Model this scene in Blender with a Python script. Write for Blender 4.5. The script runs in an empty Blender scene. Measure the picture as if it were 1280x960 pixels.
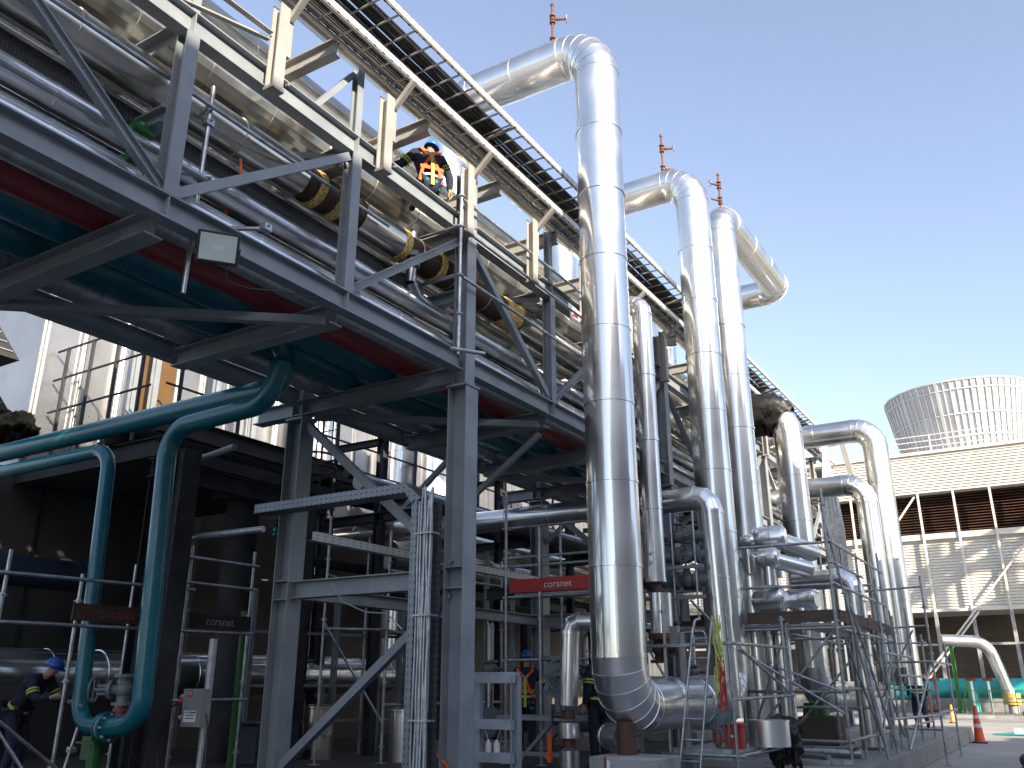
import bpy, math, random
from mathutils import Vector as V, Matrix
R = math.radians
rnd = random.Random(7)
S = bpy.context.scene
COL = S.collection
Z = V((0, 0, 1)); X = V((1, 0, 0)); Y = V((0, 1, 0))

# ------------------------------------------------------------------ materials
def new_mat(name):
    m = bpy.data.materials.new(name); m.use_nodes = True
    nt = m.node_tree; b = nt.nodes['Principled BSDF']
    return m, nt, b
def nd(nt, t, **kw):
    n = nt.nodes.new(t)
    for k, v in kw.items():
        if k.startswith('i_'): n.inputs[k[2:].replace('_', ' ')].default_value = v
        else: setattr(n, k, v)
    return n
def ramp(nt, fac, c0, c1, p0=.35, p1=.65):
    r = nd(nt, 'ShaderNodeValToRGB'); e = r.color_ramp.elements
    e[0].position = p0; e[1].position = p1
    e[0].color = (*c0, 1); e[1].color = (*c1, 1)
    nt.links.new(fac, r.inputs[0]); return r.outputs[0]
def surf(name, c0, c1, rough=.5, metal=0, scale=3, rvar=.1, bump=0, bscale=40, stretch=(1, 1, 1), spec=.5, p0=.35, p1=.65, detail=6, coat=0):
    m, nt, b = new_mat(name)
    tc = nd(nt, 'ShaderNodeTexCoord'); mp = nd(nt, 'ShaderNodeMapping'); mp.inputs['Scale'].default_value = stretch
    nt.links.new(tc.outputs['Object'], mp.inputs[0])
    n = nd(nt, 'ShaderNodeTexNoise', i_Scale=scale, i_Detail=detail, i_Roughness=.6); nt.links.new(mp.outputs[0], n.inputs['Vector'])
    nt.links.new(ramp(nt, n.outputs['Fac'], c0, c1, p0, p1), b.inputs['Base Color'])
    b.inputs['Metallic'].default_value = metal; b.inputs['Specular IOR Level'].default_value = spec
    mr = nd(nt, 'ShaderNodeMapRange'); mr.inputs[1].default_value = .3; mr.inputs[2].default_value = .7
    mr.inputs[3].default_value = max(0, rough - rvar); mr.inputs[4].default_value = rough + rvar
    n2 = nd(nt, 'ShaderNodeTexNoise', i_Scale=scale * 2.3, i_Detail=4); nt.links.new(mp.outputs[0], n2.inputs['Vector'])
    nt.links.new(n2.outputs['Fac'], mr.inputs[0]); nt.links.new(mr.outputs[0], b.inputs['Roughness'])
    if bump:
        n3 = nd(nt, 'ShaderNodeTexNoise', i_Scale=bscale, i_Detail=3); nt.links.new(mp.outputs[0], n3.inputs['Vector'])
        bp = nd(nt, 'ShaderNodeBump', i_Strength=bump, i_Distance=.02); nt.links.new(n3.outputs['Fac'], bp.inputs['Height'])
        nt.links.new(bp.outputs[0], b.inputs['Normal'])
    if coat: b.inputs['Coat Weight'].default_value = coat
    return m
def holes(name, col, sx, sy, hx, hy, metal=.8, rough=.45, axes='yz', clear=True):
    """sheet metal with a regular grid of holes (transparent) or dark slots"""
    m, nt, b = new_mat(name); b.inputs['Base Color'].default_value = (*col, 1)
    b.inputs['Metallic'].default_value = metal; b.inputs['Roughness'].default_value = rough
    tc = nd(nt, 'ShaderNodeTexCoord'); sp = nd(nt, 'ShaderNodeSeparateXYZ'); nt.links.new(tc.outputs['Object'], sp.inputs[0])
    def cell(out, s, h, shift=None):
        a = nd(nt, 'ShaderNodeMath', operation='DIVIDE'); a.inputs[1].default_value = s; nt.links.new(out, a.inputs[0])
        f = nd(nt, 'ShaderNodeMath', operation='FRACT'); nt.links.new(a.outputs[0], f.inputs[0])
        g = nd(nt, 'ShaderNodeMath', operation='LESS_THAN'); g.inputs[1].default_value = h; nt.links.new(f.outputs[0], g.inputs[0])
        return g.outputs[0]
    a = cell(sp.outputs['xyz'.index(axes[0])], sx, hx); c = cell(sp.outputs['xyz'.index(axes[1])], sy, hy)
    mu = nd(nt, 'ShaderNodeMath', operation='MULTIPLY'); nt.links.new(a, mu.inputs[0]); nt.links.new(c, mu.inputs[1])
    if clear:
        tr = nd(nt, 'ShaderNodeBsdfTransparent'); mx = nd(nt, 'ShaderNodeMixShader')
        nt.links.new(mu.outputs[0], mx.inputs[0]); nt.links.new(b.outputs[0], mx.inputs[1]); nt.links.new(tr.outputs[0], mx.inputs[2])
        nt.links.new(mx.outputs[0], nt.nodes['Material Output'].inputs[0])
    else:
        nt.links.new(ramp(nt, mu.outputs[0], col, (.03, .03, .03), .4, .6), b.inputs['Base Color'])
    return m

M = {}
def metal2(name, c0, c1, r1, r2, mix, scale=1.2, bump=.02, bscale=2.5, tint=None):
    m, nt, b = new_mat(name); tc = nd(nt, 'ShaderNodeTexCoord')
    n = nd(nt, 'ShaderNodeTexNoise', i_Scale=scale, i_Detail=4); nt.links.new(tc.outputs['Object'], n.inputs['Vector'])
    col = ramp(nt, n.outputs['Fac'], c0, c1)
    n3 = nd(nt, 'ShaderNodeTexNoise', i_Scale=bscale, i_Detail=1); nt.links.new(tc.outputs['Object'], n3.inputs['Vector'])
    bp = nd(nt, 'ShaderNodeBump', i_Strength=bump, i_Distance=.05); nt.links.new(n3.outputs['Fac'], bp.inputs['Height'])
    b2 = nd(nt, 'ShaderNodeBsdfPrincipled'); mx = nd(nt, 'ShaderNodeMixShader'); mx.inputs[0].default_value = mix
    for q, r in ((b, r1), (b2, r2)):
        nt.links.new(col, q.inputs['Base Color']); q.inputs['Metallic'].default_value = 1; nt.links.new(bp.outputs[0], q.inputs['Normal'])
        mr = nd(nt, 'ShaderNodeMapRange'); mr.inputs[1].default_value = .3; mr.inputs[2].default_value = .7; mr.inputs[3].default_value = r*.75; mr.inputs[4].default_value = r*1.25
        nt.links.new(n.outputs['Fac'], mr.inputs[0]); nt.links.new(mr.outputs[0], q.inputs['Roughness'])
    nt.links.new(b.outputs[0], mx.inputs[1]); nt.links.new(b2.outputs[0], mx.inputs[2]); nt.links.new(mx.outputs[0], nt.nodes['Material Output'].inputs[0])
    return m
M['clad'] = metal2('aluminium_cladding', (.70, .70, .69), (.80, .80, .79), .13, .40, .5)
M['clad_warm'] = metal2('weathered_aluminium_warm_bounce', (.50, .47, .41), (.70, .66, .58), .16, .40, .45, 2.2, .05, 3.5)  # warm tint painted in for golden reflections of sunlit surroundings
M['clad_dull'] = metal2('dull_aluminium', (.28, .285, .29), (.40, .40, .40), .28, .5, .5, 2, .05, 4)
M['galv'] = surf('galvanised_steel', (.30, .32, .34), (.46, .48, .50), .42, .6, 9, .1)
M['tube'] = surf('scaffold_tube_steel', (.26, .28, .30), (.48, .50, .52), .36, .8, 6, .1)
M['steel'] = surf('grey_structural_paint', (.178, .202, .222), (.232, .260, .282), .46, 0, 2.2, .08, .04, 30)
M['steel_b'] = surf('sun_tinted_steel_paint', (.26, .25, .232), (.34, .33, .31), .5, 0, 2.5, .08, .05, 30)  # upper rack steel with the warm sunlit tone put into its colour
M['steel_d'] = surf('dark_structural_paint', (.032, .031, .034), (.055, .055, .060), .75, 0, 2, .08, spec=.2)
M['slot'] = holes('slotted_tray_steel', (.52, .52, .51), .16, .05, .3, .22, .25, .45, 'yz', False)
M['slot_x'] = holes('slotted_tray_steel_across', (.19, .205, .225), .09, .06, .4, .22, .6, .4, 'xz', False)
M['slot_z'] = holes('slotted_tray_steel_upright', (.19, .205, .225), .06, .09, .22, .4, .6, .4, 'xz', False)
M['perf'] = holes('perforated_tray_sheet', (.03, .031, .034), .034, .034, .34, .34, .5, .5, 'yz', True)
M['teal'] = surf('teal_gloss_paint', (.006, .105, .140), (.008, .120, .158), .24, 0, 1.2, .05)
M['teal_b'] = surf('bright_teal_paint', (.02, .28, .27), (.03, .34, .33), .35, 0, 1, .06)
M['red'] = surf('red_oxide_paint', (.17, .02, .022), (.23, .028, .028), .4, 0, 3, .08)
M['redp'] = surf('red_plastic', (.30, .014, .014), (.42, .022, .022), .45, 0, 4, .05)
M['green'] = surf('green_paint', (.008, .07, .012), (.011, .10, .018), .4, 0, 3, .08)
M['green_l'] = surf('light_green_paint', (.04, .17, .03), (.06, .22, .05), .5, 0, 3, .08)
M['rust'] = surf('rust_primer', (.085, .030, .014), (.17, .065, .030), .75, 0, 9, .1, .1, 40)
M['brown'] = surf('red_brown_primer', (.065, .028, .02), (.10, .045, .032), .65, 0, 6, .08)
M['conc'] = surf('concrete', (.20, .195, .19), (.36, .35, .335), .85, 0, 1.3, .05, .25, 25)
M['conc_d'] = surf('shade_darkened_concrete', (.028, .025, .023), (.06, .055, .050), .85, 0, .5, .05, .2, 12)  # concrete colour darkened to carry the shade below the rack
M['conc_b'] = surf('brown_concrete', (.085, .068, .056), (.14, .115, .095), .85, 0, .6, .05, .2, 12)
M['ground'] = surf('pale_paving', (.27, .258, .24), (.37, .355, .33), .88, 0, .35, .05, .2, 18)
M['cap'] = surf('slab_concrete', (.20, .195, .187), (.29, .283, .27), .88, 0, .8, .05, .25, 14)
M['black'] = surf('black_plastic', (.012, .012, .013), (.025, .025, .027), .45, 0, 5, .1)
M['tarp'] = surf('black_tarpaulin', (.006, .0055, .005), (.018, .016, .014), .42, 0, 6, .1, .4, 16)
M['cable'] = surf('black_cable_sheath', (.012, .012, .012), (.03, .028, .026), .5, 0, 6, .1)
M['wool'] = surf('mineral_wool', (.30, .17, .04), (.85, .62, .22), .95, 0, 38, .03, .8, 60, p0=.4, p1=.58)
M['char'] = surf('dark_brown_pipe_wrap', (.030, .014, .007), (.07, .034, .016), .7, 0, 9, .1, .3, 20)
M['white'] = surf('white_louvre_sheet', (.52, .50, .44), (.60, .58, .52), .55, 0, .8, .06)
M['whitep'] = surf('white_paint', (.74, .74, .72), (.82, .82, .80), .5, 0, 2, .06)
M['frp'] = surf('pale_grey_fibreglass', (.40, .405, .41), (.48, .485, .49), .5, 0, .7, .06)
M['fill'] = surf('brown_tower_fill', (.05, .02, .01), (.12, .05, .025), .8, 0, 1.5, .05, .3, 6)
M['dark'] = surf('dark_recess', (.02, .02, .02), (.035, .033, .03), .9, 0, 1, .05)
M['navy'] = surf('navy_cloth', (.010, .013, .030), (.020, .025, .05), .9, 0, 14, .05, .3, 30)
M['helmet'] = surf('blue_helmet_plastic', (.012, .06, .28), (.018, .08, .34), .3, 0, 4, .05)
M['helmet_l'] = surf('bright_blue_helmet_plastic', (.03, .16, .48), (.04, .2, .55), .3, 0, 4, .05)
M['orange'] = surf('orange_webbing', (.75, .10, .015), (.85, .15, .03), .7, 0, 9, .05)
M['yellow'] = surf('lime_webbing', (.42, .46, .06), (.55, .60, .12), .6, 0, 9, .05)
M['silver_t'] = surf('silver_reflective_tape', (.5, .5, .48), (.62, .62, .6), .4, 0, 9, .05)
M['tealw'] = surf('teal_webbing', (.01, .16, .16), (.02, .22, .2), .7, 0, 9, .05)
M['skin'] = surf('skin', (.30, .16, .10), (.38, .21, .14), .55, 0, 9, .05)
M['glove'] = surf('pale_work_glove', (.25, .21, .15), (.36, .31, .23), .9, 0, 20, .05)
M['boot'] = surf('black_leather', (.015, .013, .012), (.03, .026, .022), .5, 0, 9, .08)
M['plank'] = surf('brown_plank', (.055, .035, .025), (.11, .075, .055), .75, 0, 3, .06, .2, 18, (1, .15, 6))
M['door'] = surf('ochre_brown_sheet', (.085, .042, .010), (.12, .062, .018), .6, 0, 1, .06)
M['lamp_glass'] = surf('pale_lamp_glass', (.42, .47, .45), (.55, .6, .58), .12, 0, 2, .04)
M['box_grey'] = surf('grey_enclosure', (.20, .21, .21), (.26, .27, .27), .45, 0, 3, .05)
M['cone'] = surf('orange_red_rubber', (.50, .045, .015), (.62, .07, .02), .5, 0, 5, .06)
M['cone_y'] = surf('orange_yellow_rubber', (.78, .28, .03), (.85, .34, .05), .5, 0, 5, .06)
M['valve_g'] = surf('grey_valve_paint', (.10, .12, .13), (.16, .18, .19), .5, 0, 7, .08)
M['bldg'] = surf('plain_beige_sheet', (.26, .235, .20), (.33, .30, .26), .6, 0, .3, .06)
M['glass'] = surf('window_glass', (.03, .04, .05), (.05, .06, .07), .08, 0, 1, .03)
M['ochre'] = surf('ochre_paint', (.45, .27, .06), (.55, .34, .09), .5, 0, 5, .06)
M['blue'] = surf('dull_blue_paint', (.010, .017, .036), (.016, .026, .052), .5, 0, 4, .06)

# ------------------------------------------------------------------ mesh builder
def frame(d, up=Z):
    d = d.normalized()
    if abs(d.dot(up)) > .98: up = X if abs(d.dot(X)) < .9 else Y
    s = d.cross(up).normalized()
    return s, s.cross(d).normalized()
class MB:
    def __init__(s): s.v = []; s.f = []; s.mi = []; s.m = 0
    def add(s, vs, fs):
        o = len(s.v); s.v += [tuple(p) for p in vs]
        for f in fs: s.f.append([o + i for i in f]); s.mi.append(s.m)
        return s
    def box(s, lo, hi):
        (a, b, c), (d, e, f) = lo, hi
        return s.add([(a,b,c),(d,b,c),(d,e,c),(a,e,c),(a,b,f),(d,b,f),(d,e,f),(a,e,f)],
              [(0,3,2,1),(4,5,6,7),(0,1,5,4),(1,2,6,5),(2,3,7,6),(3,0,4,7)])
    def prof(s, p, q, pts, up=Z):
        """extrude closed 2D profile (side, up) from p to q"""
        p = V(p); q = V(q); a, b = frame(q - p, V(up)); n = len(pts)
        vs = [p + a * x + b * y for x, y in pts] + [q + a * x + b * y for x, y in pts]
        fs = [(i, (i + 1) % n, n + (i + 1) % n, n + i) for i in range(n)]
        s.add(vs, fs)
        if n == 12 and getattr(s, '_h', 0):
            for k in (0, 12):
                o = len(s.v) - 24 + k
                for f in ((0, 1, 2, 11), (2, 3, 4, 5), (5, 6, 7, 8), (8, 9, 10, 11), (2, 5, 8, 11)):
                    s.f.append([o + i for i in (f if k else f[::-1])]); s.mi.append(s.m)
        else: s.add([], []); s.f.append([len(s.v) - 2 * n + i for i in range(n)][::-1]); s.f.append([len(s.v) - n + i for i in range(n)]); s.mi += [s.m, s.m]
        return s
    def bar(s, p, q, w, h, up=Z):
        return s.prof(p, q, [(-w/2, -h/2), (w/2, -h/2), (w/2, h/2), (-w/2, h/2)], up)
    def hb(s, p, q, h, b, up=Z, tf=.016, tw=.010):
        B = b / 2; H = h / 2; t = tw / 2
        # order so that faces 2,5,8,11 are the web corners
        P = [(-B, -H), (B, -H), (B, -H + tf), (t, -H + tf), (t, H - tf), (B, H - tf), (B, H), (-B, H), (-B, H - tf), (-t, H - tf), (-t, -H + tf), (-B, -H + tf)]
        p = V(p); q = V(q); a, c = frame(q - p, V(up)); n = 12
        vs = [p + a * x + c * y for x, y in P] + [q + a * x + c * y for x, y in P]
        fs = [(i, (i + 1) % n, n + (i + 1) % n, n + i) for i in range(n)]
        for o, rev in ((0, 1), (12, 0)):
            for f in ((0, 1, 2, 3, 10, 11), (3, 4, 9, 10), (4, 5, 6, 7, 8, 9)):
                g = [o + i for i in f]; fs.append(g[::-1] if rev else g)
        return s.add(vs, fs)
    def ch(s, p, q, h, b, up=Z, t=.012):
        """channel / tray profile: web h high, flanges b to the side"""
        return s.prof(p, q, [(0, -h/2), (b, -h/2), (b, -h/2 + t), (t, -h/2 + t), (t, h/2 - t), (b, h/2 - t), (b, h/2), (0, h/2)], up)
    def ang(s, p, q, a, t=.010, up=Z):
        return s.prof(p, q, [(0, 0), (a, 0), (a, t), (t, t), (t, a), (0, a)], up)
    def rings(s, st, seg=16, cap=True):
        """st: list of (pos, dir, radius)"""
        o = len(s.v); d0 = st[0][1].normalized(); a, b = frame(d0); prev = d0
        for p, d, r in st:
            d = d.normalized(); q = prev.rotation_difference(d); a = q @ a; prev = d
            a = (a - d * a.dot(d)).normalized(); b = d.cross(a)
            for k in range(seg):
                t = 2 * math.pi * k / seg
                s.v.append(tuple(p + a * (math.cos(t) * r) + b * (math.sin(t) * r)))
        for i in range(len(st) - 1):
            for k in range(seg):
                k2 = (k + 1) % seg
                s.f.append([o + i*seg + k, o + i*seg + k2, o + (i+1)*seg + k2, o + (i+1)*seg + k]); s.mi.append(s.m)
        if cap:
            s.f.append([o + k for k in range(seg)][::-1]); s.f.append([o + (len(st)-1)*seg + k for k in range(seg)]); s.mi += [s.m, s.m]
        return s
    def tube(s, pts, r, seg=12, bend=0, n=5):
        return s.rings([(p, d, r) for p, d in path(pts, bend, n)], seg)
    def cone(s, p, q, r0, r1, seg=16):
        p = V(p); q = V(q); return s.rings([(p, q - p, r0), (q, q - p, r1)], seg)
    def lathe(s, o, prof, axis=Z, seg=20):
        o = V(o); ax = V(axis).normalized()
        return s.rings([(o + ax * z, ax, max(r, .0005)) for r, z in prof], seg)
    def torus(s, c, axis, Rm, r, seg=20, k=8):
        c = V(c); a, b = frame(V(axis)); st = []
        o = len(s.v)
        for i in range(seg):
            t = 2*math.pi*i/seg; u = a*math.cos(t) + b*math.sin(t); w = V(axis).normalized()
            for j in range(k):
                g = 2*math.pi*j/k; s.v.append(tuple(c + u*(Rm + r*math.cos(g)) + w*(r*math.sin(g))))
        for i in range(seg):
            for j in range(k):
                s.f.append([o+i*k+j, o+((i+1)%seg)*k+j, o+((i+1)%seg)*k+(j+1)%k, o+i*k+(j+1)%k]); s.mi.append(s.m)
        return s
    def sphere(s, c, r, seg=14, rn=8, sz=(1, 1, 1), half=False):
        c = V(c); o = len(s.v); n = rn
        for i in range(n + 1):
            ph = (math.pi/2 if half else math.pi) * i / n
            for k in range(seg):
                t = 2*math.pi*k/seg
                s.v.append((c.x + r*sz[0]*max(math.sin(ph), .002)*math.cos(t), c.y + r*sz[1]*max(math.sin(ph), .002)*math.sin(t), c.z + r*sz[2]*math.cos(ph)))
        for i in range(n):
            for k in range(seg):
                k2 = (k+1) % seg; s.f.append([o+i*seg+k, o+(i+1)*seg+k, o+(i+1)*seg+k2, o+i*seg+k2]); s.mi.append(s.m)
        return s
    def build(s, name, mat, parent=None, ang=32, bevel=0):
        me = bpy.data.meshes.new(name); me.from_pydata(s.v, [], s.f)
        mats = mat if isinstance(mat, (list, tuple)) else [mat]
        for m in mats: me.materials.append(M[m] if isinstance(m, str) else m)
        if len(mats) > 1: me.polygons.foreach_set('material_index', s.mi)
        me.polygons.foreach_set('use_smooth', [True] * len(me.polygons))
        me.update(); me.set_sharp_from_angle(angle=R(ang))
        o = bpy.data.objects.new(name, me); COL.objects.link(o)
        if parent is not None:
            o.parent = parent; o.matrix_parent_inverse = parent.matrix_basis.inverted()
        if bevel:
            bv = o.modifiers.new('bevel', 'BEVEL'); bv.width = bevel; bv.segments = 2; bv.limit_method = 'ANGLE'
        return o
def path(pts, bend=0, n=5):
    pts = [V(p) for p in pts]; out = []
    if len(pts) == 2: d = pts[1] - pts[0]; return [(pts[0], d), (pts[1], d)]
    out.append((pts[0], pts[1] - pts[0]))
    for i in range(1, len(pts) - 1):
        a = (pts[i] - pts[i-1]); b = (pts[i+1] - pts[i]); th = a.angle(b)
        if th < .01: continue
        R0 = min(bend, .49 * min(a.length, b.length) / math.tan(th / 2)) if bend else 0
        if R0 <= 0:
            out.append((pts[i], a.normalized() + b.normalized())); continue
        t = R0 * math.tan(th / 2); a1 = a.normalized(); b1 = b.normalized()
        p0 = pts[i] - a1 * t; nrm = a1.cross(b1).normalized(); c = p0 + nrm.cross(a1) * R0
        for k in range(n + 1):
            q = Matrix.Rotation(th * k / n, 3, nrm)
            out.append((c + q @ (p0 - c), q @ a1))
    out.append((pts[-1], pts[-1] - pts[-2]))
    return out
def tag(o, label=None, cat=None, group=None, kind=None):
    if label: o['label'] = label
    if cat: o['category'] = cat
    if group: o['group'] = group
    if kind: o['kind'] = kind
    return o
def T(name, label, cat, loc=(0, 0, 0), group=None, rz=0):
    o = bpy.data.objects.new(name, None); COL.objects.link(o); o.location = loc; o.rotation_euler.z = rz
    o.empty_display_size = .2
    bpy.context.view_layer.update() if False else None
    return tag(o, label, cat, group)
def struct(o): o['kind'] = 'structure'; return o
def text(body, size, loc, rot, mat, parent, name='lettering', ext=.002):
    cu = bpy.data.curves.new(name, 'FONT'); cu.body = body; cu.size = size; cu.extrude = ext; cu.align_x = 'CENTER'; cu.align_y = 'CENTER'
    t = bpy.data.objects.new(name, cu); COL.objects.link(t)
    dg = bpy.context.evaluated_depsgraph_get(); me = bpy.data.meshes.new_from_object(t.evaluated_get(dg))
    bpy.data.objects.remove(t); bpy.data.curves.remove(cu)
    me.name = name; me.materials.clear(); me.materials.append(M[mat])
    o = bpy.data.objects.new(name, me); COL.objects.link(o)
    if parent is not None: o.parent = parent; o.matrix_parent_inverse = parent.matrix_basis.inverted()
    o.location = loc; o.rotation_euler = rot
    return o
def copy_tree(o, parent=None):
    c = o.copy(); COL.objects.link(c)
    if parent is not None: c.parent = parent
    for ch in list(o.children): copy_tree(ch, c)
    return c

# ------------------------------------------------------------------ insulated pipes
def straight(mb, p, q, r, sec=1.0, seg=32, jit=.004, bead=.009, seam=True, off=None):
    p = V(p); q = V(q); d = (q - p); L = d.length; d.normalize(); n = max(1, round(L / sec)); st = []
    for i in range(n):
        r0 = r + rnd.uniform(-jit, jit); a = p + d * (L * i / n); b = p + d * (L * (i + 1) / n)
        tilt = V((rnd.uniform(-1, 1), rnd.uniform(-1, 1), rnd.uniform(-1, 1))) * .004 * (jit > 0)
        st += [(a, d, r0 + bead), (a + d * .045, d, r0 + bead), (a + d * .047, d, r0), (b - d * .004, d, r0 - jit * .5)]
        if seam:
            e1, e2 = frame(d); t = (off if off is not None else rnd.uniform(0, 6.28)) + rnd.uniform(-.15, .15); u = e1 * math.cos(t) + e2 * math.sin(t)
            mb.bar(a + u * (r0 + .001) + d*.03, b + u * (r0 + .001), .03, .005, u)
    mb.rings(st, seg)
def elbow_mesh(mb, p0, a1, b1, R0, th, r, n=6, seg=32, bead=.007):
    nrm = a1.cross(b1).normalized(); c = p0 + nrm.cross(a1) * R0; st = []
    for k in range(n + 1):
        q = Matrix.Rotation(th * k / n, 3, nrm); pos = c + q @ (p0 - c); d = q @ a1; rr = r + .002
        st += [(pos - d * .014, d, rr), (pos - d * .012, d, rr + bead), (pos + d * .012, d, rr + bead), (pos + d * .014, d, rr)]
    mb.rings(st, seg)
def clad_pipe(name, label, pts, r, bend=None, sec=1.0, mat='clad', group=None, cat='pipe', n=6, seg=32, parts=True, seam=True, t=None, off=None):
    bend = bend or r * 1.6; pts = [V(p) for p in pts]
    if len(pts) == 2 or not parts:
        mb = MB()
    root = t
    if root is None and len(pts) > 2 and parts: root = T(name, label, cat, pts[0], group)
    cur = pts[0]; single = MB()
    for i in range(1, len(pts)):
        end = pts[i]; el = None
        if i < len(pts) - 1:
            a = (pts[i] - pts[i-1]).normalized(); b = (pts[i+1] - pts[i]).normalized(); th = a.angle(b)
            tl = bend * math.tan(th / 2); end = pts[i] - a * tl; el = (end, a, b, bend, th)
        if (end - cur).length > .05:
            mb = MB() if root else single
            straight(mb, cur, end, r, sec, seg, seam=seam, off=off)
            if root: mb.build('straight_run', mat, root, 13)
        if el:
            mb = MB() if root else single
            elbow_mesh(mb, *el, r, n, seg)
            if root: mb.build('elbow', mat, root, 13)
            cur = pts[i] + el[2] * tl
    if not root: root = tag(single.build(name, mat, None, 13), label, cat, group)
    return root
def plain_pipe(name, label, pts, r, mat, bend=None, seg=20, group=None, cat='pipe', n=8, parent=None):
    o = MB().tube(pts, r, seg, bend or r * 3, n).build(name, mat, parent)
    return tag(o, label, cat, group) if label else o

# ------------------------------------------------------------------ world, sun, camera
SUN_AZ = V((.88, -.48, 0)).normalized(); ELEV = R(23)
w = bpy.data.worlds.new("World"); S.world = w; w.use_nodes = True
nt = w.node_tree; bg = nt.nodes['Background']
sk = nt.nodes.new('ShaderNodeTexSky'); sk.sky_type = 'NISHITA'; sk.sun_disc = False
sk.sun_elevation = ELEV; sk.sun_rotation = math.atan2(SUN_AZ.x, SUN_AZ.y)
sk.altitude = 100; sk.air_density = 1.0; sk.dust_density = 1.5; sk.ozone_density = 3.0
hs = nt.nodes.new('ShaderNodeHueSaturation'); hs.inputs['Saturation'].default_value = .76
nt.links.new(sk.outputs[0], hs.inputs['Color']); mu = nt.nodes.new('ShaderNodeMix'); mu.data_type = 'RGBA'; mu.blend_type = 'MULTIPLY'; mu.inputs[0].default_value = 1; mu.inputs[7].default_value = (.985, .95, .955, 1); nt.links.new(hs.outputs[0], mu.inputs[6]); nt.links.new(mu.outputs[2], bg.inputs[0]); bg.inputs[1].default_value = .126
ld = bpy.data.lights.new('sun', 'SUN'); ld.energy = 4.4; ld.angle = R(.5); ld.color = (1, .86, .68)
lo = bpy.data.objects.new('sun', ld); COL.objects.link(lo)
sd = SUN_AZ * math.cos(ELEV) + Z * math.sin(ELEV)
lo.rotation_euler = sd.to_track_quat('Z', 'Y').to_euler()
S.view_settings.view_transform = 'Standard'; S.view_settings.look = 'None'; S.view_settings.exposure = 1.54; S.view_settings.gamma = 1
cd = bpy.data.cameras.new('camera'); cam = bpy.data.objects.new('camera', cd); COL.objects.link(cam); S.camera = cam
cd.sensor_width = 36; cd.lens = 1085 / 1280 * 36; cd.clip_end = 2000; cd.clip_start = .05
cam.location = (0, 0, 1.6); cam.rotation_euler = (R(90) + math.atan(377 / 1085), 0, R(31.6))
S.cycles.max_bounces = 8; S.cycles.glossy_bounces = 5; S.cycles.transparent_max_bounces = 12
S.cycles.use_denoising = True
M['cable_lit'] = surf('black_cable_bounce_lit', (.06, .055, .048), (.13, .12, .105), .5, 0, 9, .1)  # black sheath lightened in colour for light bounced into the lower tray
M['stand'] = surf('pale_grey_stand_paint', (.26, .30, .34), (.34, .38, .42), .42, .2, 4, .08)
M['soot'] = surf('matt_black_sheet', (.003, .003, .003), (.008, .008, .008), .9, 0, 4, .05, .2, 12, spec=.08)
M['wallm'] = surf('pale_silver_wall_sheet', (.27, .275, .28), (.37, .375, .375), .33, .72, .5, .08, .12, 2.5)
# ------------------------------------------------------------------ setting
struct(MB().add([(-900,-900,0),(900,-900,0),(900,900,0),(-900,900,0)], [(0,1,2,3)]).build('ground', 'ground'))
struct(MB().box((-48, -6, 0.002), (-2.98, 32.9, .40)).build('plant_slab', 'cap', bevel=.02))
struct(MB().add([(-30,-5,.404),(-6.0,-5,.404),(-5.9,12,.404),(-6.1,31,.404),(-30,31,.404)],[(0,1,2,3,4)]).build('floor_shade_sheet', 'conc_d'))  # dark sheet over the slab, painted in for the shade under the rack
struct(MB().box((-40, 53.0, .003), (30, 53.35, .16)).build('kerb', 'conc', bevel=.015))
struct(MB().box((-40, 53.37, .003), (30, 60, .13)).build('tower_apron', 'cap'))

# ------------------------------------------------------------------ pipe rack
FX, BX = -6.4, -9.4
COLS = [1.86, 9.14, 16.42, 23.70, 30.98]
NODES = [1.86 + 2.4267 * i for i in range(13)]
rack = T('pipe_rack', 'tall grey steel pipe rack carrying rows of pipes above a dark lower level', 'pipe rack', (FX, 16.4, .4))
def P(name, mb, mat='steel', lab=None, par=None):
    o = mb.build(name, mat, par or rack)
    if lab: o['label'] = lab
    return o
for y in COLS:
    for x in (FX, BX):
        c = P('column', MB().hb((x, y, .40), (x, y, 5.42), .30, .28, X).hb((x, y, 5.42), (x, y, 8.72), .22, .22, X))
        P('base_plate', MB().box((x-.25, y-.25, .40), (x+.25, y+.25, .43)), par=c)
        P('splice_plate', MB().box((x-.17, y-.16, 5.40), (x+.17, y+.16, 5.43)), par=c)
        for z in (2.75, 3.01):
            P('stiffener', MB().box((x-.13, y-.135, z-.007), (x+.13, y+.135, z+.007)), par=c)
for x in (FX, BX):
    for (z, h, b) in ((5.745, .25, .16), (7.815, .27, .16)):
        ys = [-1.2] + COLS + [33.2]
        for a, c in zip(ys[:-1], ys[1:]):
            g = P('girder', MB().hb((x, a + (.12 if a > 0 else 0), z), (x, c - .12, z), h, b))
            for k, n in enumerate(NODES):
                if a < n < c: P('web_stiffener', MB().box((x + .006, n - .006, z - h/2 + .017), (x + b/2 - .003, n + .006, z + h/2 - .017)), par=g)
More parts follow.
